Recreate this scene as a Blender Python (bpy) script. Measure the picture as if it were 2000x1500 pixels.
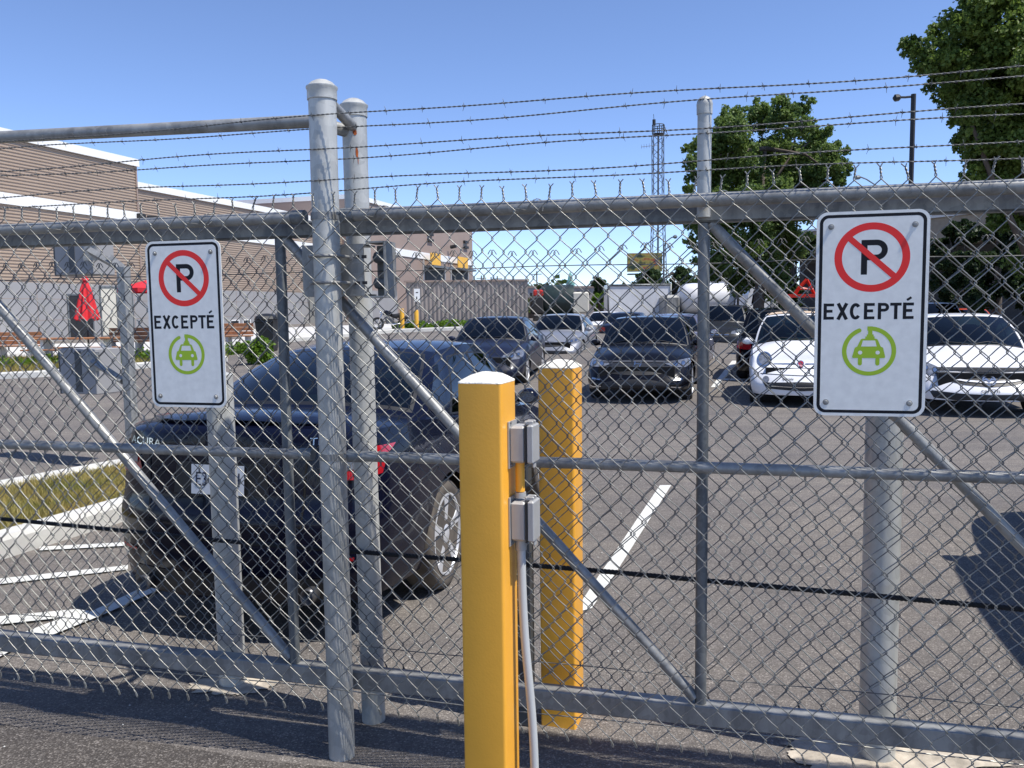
import bpy, bmesh, math, random
import numpy as np
from mathutils import Vector, Matrix, noise
from mathutils.bvhtree import BVHTree
random.seed(7); RNG = np.random.default_rng(7)
R = math.radians
scene = bpy.context.scene
for o in list(bpy.data.objects): bpy.data.objects.remove(o)

# ---------------------------------------------------------------- camera
CAM_H = 1.6; FPX = 1650.0
cam_data = bpy.data.cameras.new("Camera"); cam = bpy.data.objects.new("Camera", cam_data)
scene.collection.objects.link(cam); scene.camera = cam
cam_data.sensor_width = 36.0; cam_data.lens = FPX/2000*36.0
cam_data.clip_start = 0.05; cam_data.clip_end = 4000
PITCH = math.atan(145/FPX); ROLL = R(-0.7)
ROT = Matrix.Rotation(math.pi/2-PITCH, 3, 'X') @ Matrix.Rotation(ROLL, 3, 'Z')
cam.matrix_world = Matrix.Translation((0, 0, CAM_H)) @ ROT.to_4x4()
# ---------------------------------------------------------------- world and sun
SUN_AZ, SUN_EL = R(114.5), R(62)
world = bpy.data.worlds.new("World"); scene.world = world; world.use_nodes = True
wn = world.node_tree; wn.nodes.clear()
wo = wn.nodes.new('ShaderNodeOutputWorld'); bg = wn.nodes.new('ShaderNodeBackground'); sky = wn.nodes.new('ShaderNodeTexSky')
sky.sky_type = 'NISHITA'; sky.sun_disc = False; sky.sun_elevation = SUN_EL; sky.sun_rotation = SUN_AZ
sky.altitude = 3600; sky.air_density = 1.0; sky.dust_density = 0.0; sky.ozone_density = 4.5
bg.inputs['Strength'].default_value = 0.15
tint = wn.nodes.new('ShaderNodeMixRGB'); tint.blend_type = 'MULTIPLY'; tint.inputs[0].default_value = 1; tint.inputs[2].default_value = (.985, .93, .97, 1)
wn.links.new(sky.outputs[0], tint.inputs[1]); wn.links.new(tint.outputs[0], bg.inputs[0]); wn.links.new(bg.outputs[0], wo.inputs[0])
sun_d = bpy.data.lights.new("Sun", 'SUN'); sun = bpy.data.objects.new("Sun", sun_d); scene.collection.objects.link(sun)
sun_d.energy = 3.9; sun_d.angle = R(0.5); sun_d.color = (1.0, 0.955, 0.88)
sdir = Vector((math.sin(SUN_AZ)*math.cos(SUN_EL), math.cos(SUN_AZ)*math.cos(SUN_EL), math.sin(SUN_EL)))
sun.rotation_euler = sdir.to_track_quat('Z', 'Y').to_euler(); sun.location = sdir*60
scene.view_settings.view_transform = 'Standard'; scene.view_settings.look = 'None'
scene.view_settings.exposure = 0.6; scene.view_settings.gamma = 1.0
scene.render.engine = 'CYCLES'; scene.cycles.max_bounces = 6; scene.cycles.transparent_max_bounces = 12

# ---------------------------------------------------------------- layout helpers
CAMP = Vector((0, 0, CAM_H))
def ray(px, py): return ROT @ Vector(((px-1000)/FPX, -(py-750)/FPX, -1.0))
def g(px, py, z=0.0):
    r = ray(px, py); return CAMP + r*((z-CAM_H)/r.z)
def at(px, py, D):                      # point at forward distance D
    r = ray(px, py); return CAMP + r*(D/r.y)
UF = Vector((0.96903, -0.24695, 0)); NF = Vector((0.24695, 0.96903, 0))     # along the fence / away from the camera
F0 = Vector((-0.63222, 2.93183, 0)) - NF*0.07
def fp(s, d, z): return F0 + UF*s + NF*d + Vector((0, 0, z))
def fpx(px, py, d):
    r = ray(px, py); o = F0 + NF*d
    t = (o-CAMP).dot(NF)/r.dot(NF); P = CAMP + r*t
    return (P-F0).dot(UF), P.z
LOT = R(17.0); WL = Vector((math.sin(LOT), math.cos(LOT), 0)); NL = Vector((math.cos(LOT), -math.sin(LOT), 0))
def gz(x, y):                           # the lot rises gently towards the building on the left
    v = x*WL.x + y*WL.y; u = x*NL.x + y*NL.y
    t = min(max((v-13.0)/28.0, 0), 1); t = t*t*(3-2*t)
    k = min(max((3.5-u)/6.0, 0), 1); k = k*k*(3-2*k)
    return 0.78*t*k
def onground(px, py, dz=0.0):
    lo, hi = 1.0, 400.0
    r = ray(px, py)
    if r.z >= -1e-4: return CAMP + r*(200/r.y)
    for i in range(60):
        m = (lo+hi)/2; P = CAMP + r*(m/r.y)
        if P.z > gz(P.x, P.y)+dz: lo = m
        else: hi = m
    return CAMP + r*(lo/r.y)

# ---------------------------------------------------------------- object helpers
COL = scene.collection
def mesh_obj(name, verts, faces, mat, parent=None, smooth=False, mats=None, fmat=None, autos=None):
    me = bpy.data.meshes.new(name)
    me.from_pydata([tuple(v) for v in verts], [], faces)
    for m in (mats or [mat]): me.materials.append(m)
    if fmat is not None: me.polygons.foreach_set('material_index', fmat)
    if smooth: me.polygons.foreach_set('use_smooth', [True]*len(me.polygons))
    me.update()
    o = bpy.data.objects.new(name, me); COL.objects.link(o)
    if parent is not None: o.parent = parent
    if autos is not None:
        md = o.modifiers.new('edge', 'EDGE_SPLIT'); md.split_angle = R(autos)
    return o
def np_obj(name, V, F, mat, parent=None, smooth=True):
    V = np.asarray(V, dtype=np.float32); F = np.asarray(F, dtype=np.int32)
    me = bpy.data.meshes.new(name); nf, k = F.shape
    me.vertices.add(len(V)); me.vertices.foreach_set('co', V.ravel())
    me.loops.add(nf*k); me.loops.foreach_set('vertex_index', F.ravel())
    me.polygons.add(nf); me.polygons.foreach_set('loop_start', np.arange(0, nf*k, k, dtype=np.int32))
    me.polygons.foreach_set('use_smooth', np.full(nf, smooth)); me.materials.append(mat)
    me.update(calc_edges=True); me.validate()
    o = bpy.data.objects.new(name, me); COL.objects.link(o)
    if parent is not None: o.parent = parent
    return o
def tag(o, label=None, cat=None, group=None, kind=None):
    if label: o['label'] = label
    if cat: o['category'] = cat
    if group: o['group'] = group
    if kind: o['kind'] = kind
    return o
def thing(name, label, cat, loc=(0, 0, 0), rotz=0, group=None):
    o = bpy.data.objects.new(name, None); COL.objects.link(o); o.empty_display_size = 0.1
    o.location = loc; o.rotation_euler = (0, 0, rotz)
    return tag(o, label, cat, group)
class MB:
    """collects boxes, tubes, sheets for ONE mesh"""
    def __init__(s): s.v = []; s.f = []; s.m = []
    def add(s, vs, fs, m=0):
        b = len(s.v); s.v += [Vector(v) for v in vs]; s.f += [tuple(b+i for i in f) for f in fs]; s.m += [m]*len(fs); return s
    def box(s, c, size, ax=(Vector((1,0,0)), Vector((0,1,0)), Vector((0,0,1))), bev=0.0, m=0):
        c = Vector(c); h = [x/2 for x in size]
        if bev <= 0:
            vs = [c+ax[0]*(i*h[0])+ax[1]*(j*h[1])+ax[2]*(k*h[2]) for k in (-1,1) for j in (-1,1) for i in (-1,1)]
            return s.add(vs, [(0,2,3,1),(4,5,7,6),(0,1,5,4),(2,6,7,3),(0,4,6,2),(1,3,7,5)], m)
        rings = []
        for (zz, ins) in ((-h[2], bev), (-h[2]+bev, 0), (h[2]-bev, 0), (h[2], bev)):
            x, y = h[0]-ins, h[1]-ins; q = bev*0.7 if ins == 0 else bev*0.5
            rings.append([c+ax[0]*a+ax[1]*b+ax[2]*zz for a, b in ((-x+q,-y),(x-q,-y),(x,-y+q),(x,y-q),(x-q,y),(-x+q,y),(-x,y-q),(-x,-y+q))])
        fs = [tuple(range(7,-1,-1)), tuple(24+i for i in range(8))]
        for r_ in range(3):
            for i in range(8): j = (i+1) % 8; fs.append((r_*8+i, r_*8+j, r_*8+8+j, r_*8+8+i))
        return s.add([v for r_ in rings for v in r_], fs, m)
    def tube(s, pts, rad, n=10, caps=True, m=0, ref=None):
        pts = [Vector(p) for p in pts]; rads = rad if isinstance(rad, (list, tuple)) else [rad]*len(pts)
        vs = []; prev = None
        for i, p in enumerate(pts):
            t = (pts[min(i+1, len(pts)-1)]-pts[max(i-1, 0)]).normalized()
            if prev is None:
                a = Vector(ref) if ref else (Vector((0,0,1)) if abs(t.z) < .9 else Vector((1,0,0)))
            else: a = prev
            a = (a - t*a.dot(t)).normalized(); b = t.cross(a); prev = a
            for k in range(n):
                w = 2*math.pi*k/n; vs.append(p+(a*math.cos(w)+b*math.sin(w))*rads[i])
        fs = []
        for i in range(len(pts)-1):
            for k in range(n):
                k2 = (k+1) % n; fs.append((i*n+k, i*n+k2, (i+1)*n+k2, (i+1)*n+k))
        if caps: fs += [tuple(range(n-1,-1,-1)), tuple((len(pts)-1)*n+k for k in range(n))]
        return s.add(vs, fs, m)
    def lathe(s, c, prof, n=24, axis=Vector((0,0,1)), m=0):
        """prof: (radius, height) along axis"""
        c = Vector(c); a = Vector((1,0,0)) if abs(axis.x) < .8 else Vector((0,1,0))
        a = (a-axis*a.dot(axis)).normalized(); b = axis.cross(a); vs = []
        for r_, h in prof:
            for k in range(n):
                w = 2*math.pi*k/n; vs.append(c+axis*h+(a*math.cos(w)+b*math.sin(w))*r_)
        fs = [(i*n+k, i*n+(k+1) % n, (i+1)*n+(k+1) % n, (i+1)*n+k) for i in range(len(prof)-1) for k in range(n)]
        fs += [tuple(range(n-1,-1,-1)), tuple((len(prof)-1)*n+k for k in range(n))]
        return s.add(vs, fs, m)
    def poly(s, pts, m=0): return s.add(pts, [tuple(range(len(pts)))], m)
    def grid(s, rows, m=0):
        nu = len(rows[0]); b = [v for r_ in rows for v in r_]
        return s.add(b, [(i*nu+j, i*nu+j+1, (i+1)*nu+j+1, (i+1)*nu+j) for i in range(len(rows)-1) for j in range(nu-1)], m)
    def prism(s, pts2, o, ax, ay, az, th, m=0):
        """extrude a 2-D outline by th along az"""
        n = len(pts2); A = [Vector(o)+ax*x+ay*y for x, y in pts2]; B = [p+az*th for p in A]
        fs = [tuple(range(n-1,-1,-1)), tuple(n+i for i in range(n))]+[(i, (i+1) % n, n+(i+1) % n, n+i) for i in range(n)]
        return s.add(A+B, fs, m)
    def build(s, name, mat, parent=None, smooth=False, mats=None, autos=None):
        return mesh_obj(name, s.v, s.f, mat, parent, smooth, mats, s.m if mats else None, autos)

# ---------------------------------------------------------------- materials
def nt(name):
    m = bpy.data.materials.new(name); m.use_nodes = True; t = m.node_tree
    return m, t, t.nodes['Principled BSDF']
def mat(name, col, rough=0.5, metal=0.0, var=0.12, scale=6.0, bump=0.0, bscale=60.0, coat=0.0, spec=0.5, col2=None, detail=5.0, dist=0.01):
    m, t, b = nt(name); N = t.nodes; L = t.links
    b.inputs['Roughness'].default_value = rough; b.inputs['Metallic'].default_value = metal
    b.inputs['Coat Weight'].default_value = coat; b.inputs['Coat Roughness'].default_value = 0.04
    b.inputs['Specular IOR Level'].default_value = spec
    tc = N.new('ShaderNodeNewGeometry')
    if var > 0 or col2:
        n = N.new('ShaderNodeTexNoise'); n.inputs['Scale'].default_value = scale; n.inputs['Detail'].default_value = detail
        L.new(tc.outputs['Position'], n.inputs['Vector'])
        cr = N.new('ShaderNodeValToRGB'); c = np.array(col)
        cr.color_ramp.elements[0].position = 0.3; cr.color_ramp.elements[1].position = 0.7
        lo = c*(1-var); hi = np.array(col2) if col2 else c*(1+var)
        cr.color_ramp.elements[0].color = (*lo, 1); cr.color_ramp.elements[1].color = (*np.minimum(hi, 1), 1)
        L.new(n.outputs['Fac'], cr.inputs[0]); L.new(cr.outputs[0], b.inputs['Base Color'])
    else: b.inputs['Base Color'].default_value = (*col, 1)
    if bump > 0:
        n2 = N.new('ShaderNodeTexNoise'); n2.inputs['Scale'].default_value = bscale; n2.inputs['Detail'].default_value = 4
        L.new(tc.outputs['Position'], n2.inputs['Vector'])
        bp = N.new('ShaderNodeBump'); bp.inputs['Strength'].default_value = bump; bp.inputs['Distance'].default_value = dist
        L.new(n2.outputs['Fac'], bp.inputs['Height']); L.new(bp.outputs[0], b.inputs['Normal'])
    return m
def galv(name, c1, c2, rough=0.42, metal=0.75, scale=35, rust=0.0):
    """galvanised steel: spangle patches, faint drip streaks"""
    m, t, b = nt(name); N = t.nodes; L = t.links
    geo = N.new('ShaderNodeNewGeometry')
    vo = N.new('ShaderNodeTexVoronoi'); vo.inputs['Scale'].default_value = scale*2.2; L.new(geo.outputs['Position'], vo.inputs['Vector'])
    no = N.new('ShaderNodeTexNoise'); no.inputs['Scale'].default_value = scale*0.35; no.inputs['Detail'].default_value = 6; no.inputs['Roughness'].default_value = .65
    mp = N.new('ShaderNodeMapping'); mp.inputs['Scale'].default_value = (1, 1, 0.18)
    L.new(geo.outputs['Position'], mp.inputs['Vector']); L.new(mp.outputs[0], no.inputs['Vector'])
    mx = N.new('ShaderNodeMath'); mx.operation = 'MULTIPLY_ADD'; mx.inputs[1].default_value = 0.13
    sp = N.new('ShaderNodeSeparateColor'); L.new(vo.outputs['Color'], sp.inputs[0])
    L.new(sp.outputs[0], mx.inputs[0]); L.new(no.outputs['Fac'], mx.inputs[2])
    cr = N.new('ShaderNodeValToRGB'); cr.color_ramp.elements[0].position = .38; cr.color_ramp.elements[1].position = .72
    cr.color_ramp.elements[0].color = (*c1, 1); cr.color_ramp.elements[1].color = (*c2, 1)
    L.new(mx.outputs[0], cr.inputs[0]); L.new(cr.outputs[0], b.inputs['Base Color'])
    b.inputs['Metallic'].default_value = metal
    rr = N.new('ShaderNodeMapRange'); rr.inputs[3].default_value = rough-.1; rr.inputs[4].default_value = rough+.15
    L.new(no.outputs['Fac'], rr.inputs[0]); L.new(rr.outputs[0], b.inputs['Roughness'])
    bp = N.new('ShaderNodeBump'); bp.inputs['Strength'].default_value = .15; bp.inputs['Distance'].default_value = .002
    L.new(no.outputs['Fac'], bp.inputs['Height']); L.new(bp.outputs[0], b.inputs['Normal'])
    return m
def asphalt(name, c_dark, c_light, tint):
    m, t, b = nt(name); N = t.nodes; L = t.links
    geo = N.new('ShaderNodeNewGeometry')
    def noise_(sc, det=4, r_=.6):
        n = N.new('ShaderNodeTexNoise'); n.inputs['Scale'].default_value = sc; n.inputs['Detail'].default_value = det; n.inputs['Roughness'].default_value = r_
        L.new(geo.outputs['Position'], n.inputs['Vector']); return n
    fine = N.new('ShaderNodeTexVoronoi'); fine.inputs['Scale'].default_value = 170; L.new(geo.outputs['Position'], fine.inputs['Vector'])
    fs = N.new('ShaderNodeSeparateColor'); L.new(fine.outputs['Color'], fs.inputs[0])
    big = noise_(.55, 6, .6); mid = noise_(9, 5, .7)
    cr = N.new('ShaderNodeValToRGB'); e = cr.color_ramp.elements
    e[0].position = 0.0; e[0].color = (*[c*.72 for c in c_dark], 1); e[1].position = 1.0; e[1].color = (*[min(c*1.7, 1) for c in c_light], 1)
    e2 = cr.color_ramp.elements.new(.55); e2.color = (*c_dark, 1); e3 = cr.color_ramp.elements.new(.88); e3.color = (*c_light, 1)
    L.new(fs.outputs[0], cr.inputs[0])
    ramp2 = N.new('ShaderNodeValToRGB'); ramp2.color_ramp.elements[0].position = .35; ramp2.color_ramp.elements[1].position = .68
    ramp2.color_ramp.elements[0].color = (.84, .83, .84, 1); ramp2.color_ramp.elements[1].color = (*tint, 1)
    L.new(big.outputs['Fac'], ramp2.inputs[0])
    ramp3 = N.new('ShaderNodeValToRGB'); ramp3.color_ramp.elements[0].position = .3; ramp3.color_ramp.elements[1].position = .72
    ramp3.color_ramp.elements[0].color = (.86, .86, .86, 1); ramp3.color_ramp.elements[1].color = (1.12, 1.1, 1.08, 1)
    L.new(mid.outputs['Fac'], ramp3.inputs[0])
    m1 = N.new('ShaderNodeMixRGB'); m1.blend_type = 'MULTIPLY'; m1.inputs[0].default_value = 1
    m2 = N.new('ShaderNodeMixRGB'); m2.blend_type = 'MULTIPLY'; m2.inputs[0].default_value = 1
    L.new(cr.outputs[0], m1.inputs[1]); L.new(ramp2.outputs[0], m1.inputs[2]); L.new(m1.outputs[0], m2.inputs[1]); L.new(ramp3.outputs[0], m2.inputs[2])
    mp = N.new('ShaderNodeMapping'); mp.inputs['Rotation'].default_value = (0, 0, R(14)); mp.inputs['Scale'].default_value = (.45, 3.2, 1)
    st = N.new('ShaderNodeTexNoise'); st.inputs['Scale'].default_value = 1.0; st.inputs['Detail'].default_value = 7; st.inputs['Roughness'].default_value = .65
    L.new(geo.outputs['Position'], mp.inputs[0]); L.new(mp.outputs[0], st.inputs['Vector'])
    r4 = N.new('ShaderNodeValToRGB'); r4.color_ramp.elements[0].position = .35; r4.color_ramp.elements[1].position = .75
    r4.color_ramp.elements[0].color = (.92, .92, .93, 1); r4.color_ramp.elements[1].color = (1.28, 1.26, 1.20, 1)
    oil = N.new('ShaderNodeTexNoise'); oil.inputs['Scale'].default_value = 1.15; oil.inputs['Detail'].default_value = 5; oil.inputs['Roughness'].default_value = .55; L.new(geo.outputs['Position'], oil.inputs['Vector'])
    r5 = N.new('ShaderNodeValToRGB'); r5.color_ramp.elements[0].position = .66; r5.color_ramp.elements[1].position = .74; r5.color_ramp.elements[0].color = (1, 1, 1, 1); r5.color_ramp.elements[1].color = (.70, .69, .68, 1)
    m5 = N.new('ShaderNodeMixRGB'); m5.blend_type = 'MULTIPLY'; m5.inputs[0].default_value = 1; L.new(oil.outputs['Fac'], r5.inputs[0]); L.new(m2.outputs[0], m5.inputs[1]); L.new(r5.outputs[0], m5.inputs[2]); m2 = m5
    L.new(st.outputs['Fac'], r4.inputs[0]); m3 = N.new('ShaderNodeMixRGB'); m3.blend_type = 'MULTIPLY'; m3.inputs[0].default_value = 1
    L.new(m2.outputs[0], m3.inputs[1]); L.new(r4.outputs[0], m3.inputs[2]); m2 = m3
    L.new(m2.outputs[0], b.inputs['Base Color']); b.inputs['Roughness'].default_value = .88; b.inputs['Specular IOR Level'].default_value = .3
    bp = N.new('ShaderNodeBump'); bp.inputs['Strength'].default_value = .6; bp.inputs['Distance'].default_value = .004
    L.new(fine.outputs['Distance'], bp.inputs['Height']); L.new(bp.outputs[0], b.inputs['Normal'])
    return m
def glass_mat(name, tint, mixf=0.55, refl=1.0):
    m = bpy.data.materials.new(name); m.use_nodes = True; t = m.node_tree; N = t.nodes; L = t.links; N.clear()
    out = N.new('ShaderNodeOutputMaterial'); gl = N.new('ShaderNodeBsdfGlossy'); gl.inputs['Roughness'].default_value = .02
    gl.inputs['Color'].default_value = (refl, refl, refl, 1)
    tr = N.new('ShaderNodeBsdfTransparent'); tr.inputs['Color'].default_value = (*tint, 1)
    fr = N.new('ShaderNodeFresnel'); fr.inputs['IOR'].default_value = mixf
    mx = N.new('ShaderNodeMixShader'); L.new(fr.outputs[0], mx.inputs[0]); L.new(tr.outputs[0], mx.inputs[1]); L.new(gl.outputs[0], mx.inputs[2])
    L.new(mx.outputs[0], out.inputs[0]); return m
def leaf_mat(name, c1, c2, scale=2.0):
    m = bpy.data.materials.new(name); m.use_nodes = True; t = m.node_tree; N = t.nodes; L = t.links
    b = N['Principled BSDF']; out = N['Material Output']
    geo = N.new('ShaderNodeNewGeometry'); no = N.new('ShaderNodeTexNoise'); no.inputs['Scale'].default_value = scale; no.inputs['Detail'].default_value = 8
    no.inputs['Roughness'].default_value = .75
    L.new(geo.outputs['Position'], no.inputs['Vector'])
    cr = N.new('ShaderNodeValToRGB'); cr.color_ramp.elements[0].position = .35; cr.color_ramp.elements[1].position = .68
    cr.color_ramp.elements[0].color = (*c1, 1); cr.color_ramp.elements[1].color = (*c2, 1)
    L.new(no.outputs['Fac'], cr.inputs[0]); L.new(cr.outputs[0], b.inputs['Base Color'])
    b.inputs['Roughness'].default_value = .5; b.inputs['Specular IOR Level'].default_value = .35
    tl = N.new('ShaderNodeBsdfTranslucent'); L.new(cr.outputs[0], tl.inputs[0])
    mx = N.new('ShaderNodeMixShader'); mx.inputs[0].default_value = .42
    L.new(b.outputs[0], mx.inputs[1]); L.new(tl.outputs[0], mx.inputs[2]); L.new(mx.outputs[0], out.inputs[0]); return m
M = {}
M['galv'] = galv('galvanised_pipe', (.185,.185,.18), (.37,.37,.355), .42, .30, 22)
M['galv_light'] = galv('galvanised_post', (.34,.345,.325), (.60,.595,.555), .44, .25, 16)
M['galv_dull'] = galv('galvanised_beam', (.10,.11,.12), (.22,.235,.24), .5, .4, 30)
M['wire'] = galv('galvanised_wire', (.18,.18,.165), (.38,.37,.33), .36, .6, 60)
M['wire_dark'] = galv('weathered_wire', (.10,.10,.10), (.21,.21,.20), .5, .45, 60)
M['asphalt'] = asphalt('asphalt_lot', (.147,.137,.129), (.19,.178,.167), (1.12, 1.09, 1.05))
M['asphalt_new'] = asphalt('asphalt_drive', (.078,.071,.066), (.15,.14,.13), (1.1, 1.07, 1.04))
M['paint_white'] = mat('road_paint', (.62,.62,.58), .7, var=.14, scale=14, bump=.3, bscale=150, dist=.003)
M['kerb'] = mat('kerb_concrete', (.56,.55,.51), .85, var=.1, scale=5, bump=.3, bscale=80)
M['concrete'] = mat('footing_concrete', (.42,.37,.30), .9, var=.35, scale=14, bump=.6, bscale=45)
M['pavers'] = mat('patio_concrete', (.55,.54,.52), .85, var=.1, scale=2)
M['yellow'] = mat('yellow_paint', (.92,.44,.045), .42, var=.05, scale=7, bump=.12, bscale=140, coat=.15, dist=.003)
def chips(m_, col, scale, thr, stretch=(1, 1, .4)):
    t = m_.node_tree; N = t.nodes; L = t.links; b = N['Principled BSDF']; src = b.inputs['Base Color'].links[0].from_socket
    geo = N.new('ShaderNodeNewGeometry'); mp = N.new('ShaderNodeMapping'); mp.inputs['Scale'].default_value = stretch
    no = N.new('ShaderNodeTexNoise'); no.inputs['Scale'].default_value = scale; no.inputs['Detail'].default_value = 8; no.inputs['Roughness'].default_value = .8
    L.new(geo.outputs['Position'], mp.inputs[0]); L.new(mp.outputs[0], no.inputs['Vector'])
    cr = N.new('ShaderNodeValToRGB'); cr.color_ramp.elements[0].position = thr; cr.color_ramp.elements[1].position = thr+.012
    mx = N.new('ShaderNodeMixRGB'); mx.inputs[2].default_value = (*col, 1); L.new(no.outputs['Fac'], cr.inputs[0]); L.new(cr.outputs[0], mx.inputs[0])
    L.new(src, mx.inputs[1]); L.new(mx.outputs[0], b.inputs['Base Color'])
chips(M['yellow'], (.75,.62,.38), 38, .735); chips(M['yellow'], (.30,.15,.03), 22, .755, (1, 1, .7))
M['yellow_far'] = mat('yellow_post_paint', (.78,.42,.04), .5, var=.1)
M['cap'] = mat('concrete_cap', (.72,.70,.63), .9, var=.12, scale=30, bump=.5, bscale=70)
M['pvc'] = mat('grey_pvc', (.50,.51,.50), .45, var=.04)
M['box_grey'] = mat('outlet_box_grey', (.42,.42,.41), .4, metal=.2, var=.06, scale=20)
M['box_dark'] = mat('dark_box', (.06,.065,.07), .5, var=.1)
M['sign_white'] = mat('sign_sheeting', (.80,.795,.75), .5, var=.06, scale=40)
M['sign_edge'] = mat('sign_aluminium', (.55,.57,.58), .4, metal=.4, var=.05)
M['black'] = mat('sign_black', (.008,.009,.013), .6, var=0, spec=.25)
M['red'] = mat('sign_red', (.85,.012,.008), .4, var=0)
M['green'] = mat('sign_green', (.34,.52,.015), .4, var=0)
M['rope'] = mat('black_rope', (.012,.012,.013), .75, var=.3, scale=80)
M['rust'] = mat('rust', (.38,.09,.02), .9, var=.4, scale=60)
M['siding'] = mat('brown_corrugated_siding', (.39,.30,.225), .5, var=.04, scale=.6)
M['siding_far'] = mat('brown_flat_panels', (.30,.225,.185), .6, var=.05, scale=.4)
M['siding_fence'] = mat('taupe_corrugated_fence', (.33,.29,.26), .6, var=.05, scale=1)
M['wall_grey'] = mat('grey_wall_panels', (.30,.295,.295), .7, var=.06, scale=.7)
M['white_trim'] = mat('white_metal_trim', (.80,.80,.78), .5, var=.02)
M['cream'] = mat('cream_door_paint', (.60,.57,.48), .6, var=.04)
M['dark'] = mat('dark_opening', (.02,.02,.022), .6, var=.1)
M['wood'] = mat('bench_wood', (.34,.15,.065), .6, var=.3, scale=9)
M['umb_red'] = mat('umbrella_fabric', (.62,.02,.03), .75, var=.15, scale=6)
M['grass'] = leaf_mat('grass_blades', (.17,.20,.04), (.58,.42,.16), 1.6)
M['soil'] = mat('dry_soil', (.20,.15,.08), .95, var=.3, scale=6, bump=.5, bscale=40, col2=(.16,.17,.06))
M['leaf_dark'] = leaf_mat('poplar_leaves', (.055,.10,.02), (.24,.33,.07), 1.3)
M['leaf_mid'] = leaf_mat('broad_leaves', (.055,.105,.028), (.24,.33,.08), 1.0)
M['leaf_shade'] = leaf_mat('shaded_leaves', (.014,.032,.012), (.055,.09,.03), 1.0)  # shade of the lower tree mass put into a darker leaf colour
M['leaf_lime'] = leaf_mat('lime_bush_leaves', (.07,.15,.012), (.20,.32,.03), 6)
M['leaf_far'] = leaf_mat('far_leaves', (.03,.065,.02), (.09,.13,.045), .5)
M['bark'] = mat('bark', (.10,.08,.065), .9, var=.3, scale=8, bump=.6, bscale=12)
M['tyre'] = mat('tyre_rubber', (.022,.022,.022), .75, var=.25, scale=30)
M['tyre_dusty'] = mat('dusty_tyre_rubber', (.10,.085,.07), .85, var=.25, scale=12)
M['rim'] = mat('alloy_rim', (.72,.73,.75), .35, metal=.45, var=.04)
M['rim_dark'] = mat('dark_rim', (.12,.12,.125), .35, metal=.6, var=.04)
M['black_plastic'] = mat('black_plastic', (.012,.012,.013), .5, var=.15)
M['under'] = mat('underbody', (.006,.006,.006), .9, var=0)
M['interior'] = mat('car_interior', (.035,.034,.036), .8, var=.1)
M['chrome'] = mat('chrome', (.72,.73,.74), .14, metal=1.0, var=0)
M['tail_red'] = mat('tail_light_red', (.40,.006,.010), .15, var=.15, scale=25, coat=1)
M['lamp_clear'] = mat('headlamp_lens', (.24,.25,.27), .12, metal=.45, var=.4, scale=22, coat=1)
M['amber'] = mat('amber_lens', (.75,.20,.02), .2, var=.05, coat=1)
M['plate'] = mat('plate_white', (.62,.66,.72), .45, var=.03)
M['ink_blue'] = mat('plate_ink', (.01,.015,.05), .5, var=0)
M['glass'] = glass_mat('car_glass', (.10,.14,.14), 1.6, .9)
M['glass_green'] = glass_mat('green_car_glass', (.22,.34,.33), 1.55, 1.0)
M['glass_dark'] = glass_mat('dark_car_glass', (.035,.045,.05), 1.6, .8)
def paint(name, col, rough=.28, metal=.0):
    dk = sum(col) < .12
    return mat(name, col, rough+.1, metal=0 if dk else metal, var=.04, scale=3, coat=.3 if dk else .55, spec=.15 if dk else .3)
P_navy = paint('navy_paint', (.003,.004,.014), .10, .0); P_black = paint('black_paint', (.004,.004,.006), .12)
P_navy2 = paint('dark_blue_paint', (.012,.016,.035), .25, .3); P_silver = paint('silver_paint', (.27,.28,.31), .3, .4)
P_white = paint('white_paint', (.74,.74,.75), .25); P_red = paint('orange_red_paint', (.55,.07,.02), .3)
P_blue = paint('bright_blue_paint', (.02,.06,.30), .25, .3); P_lav = paint('blue_grey_paint', (.16,.17,.25), .28, .5)
P_suv = paint('charcoal_paint', (.02,.022,.026), .25, .3)

# ================================================================ SETTING: ground
def sheet(name, poly, mat_, dz, kind=None, sub=0.6, flat_z=None):
    """polygon draped over the ground"""
    bm = bmesh.new(); vs = [bm.verts.new((p[0], p[1], 0)) for p in poly]; bm.faces.new(vs)
    L_ = max((Vector(a)-Vector(b)).length for a in [p[:2] for p in poly] for b in [p[:2] for p in poly])
    if L_ > sub*4:
        mn = [min(p[i] for p in poly) for i in (0, 1)]; mx = [max(p[i] for p in poly) for i in (0, 1)]
        for i in (0, 1):
            c = mn[i]+sub
            while c < mx[i]:
                no = (1, 0, 0) if i == 0 else (0, 1, 0); co = (c, 0, 0) if i == 0 else (0, c, 0)
                bmesh.ops.bisect_plane(bm, geom=bm.verts[:]+bm.edges[:]+bm.faces[:], plane_co=co, plane_no=no); c += sub
    for v in bm.verts: v.co.z = (gz(v.co.x, v.co.y) if flat_z is None else flat_z)+dz
    for f in bm.faces:
        f.normal_update()
        if f.normal.z < 0: f.normal_flip()
    me = bpy.data.meshes.new(name); bm.to_mesh(me); bm.free(); me.materials.append(mat_)
    o = bpy.data.objects.new(name, me); COL.objects.link(o)
    if kind: o['kind'] = kind
    return o
def axis_coords():
    a = [0.0]; step = 0.5
    while a[-1] < 900:
        a.append(a[-1]+step)
        if a[-1] > 70: step *= 1.35
    return a
ax_ = axis_coords(); xs = [-v for v in reversed(ax_[1:])]+ax_; ys = [v for v in xs if v > -60]
rows = [[(x, y, gz(x, y)) for x in xs] for y in ys]
mb = MB(); mb.grid(rows); gnd = mb.build('ground', M['asphalt'], smooth=True); gnd['kind'] = 'structure'
gnd.data.flip_normals() if gnd.data.polygons[0].normal.z < 0 else None

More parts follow.
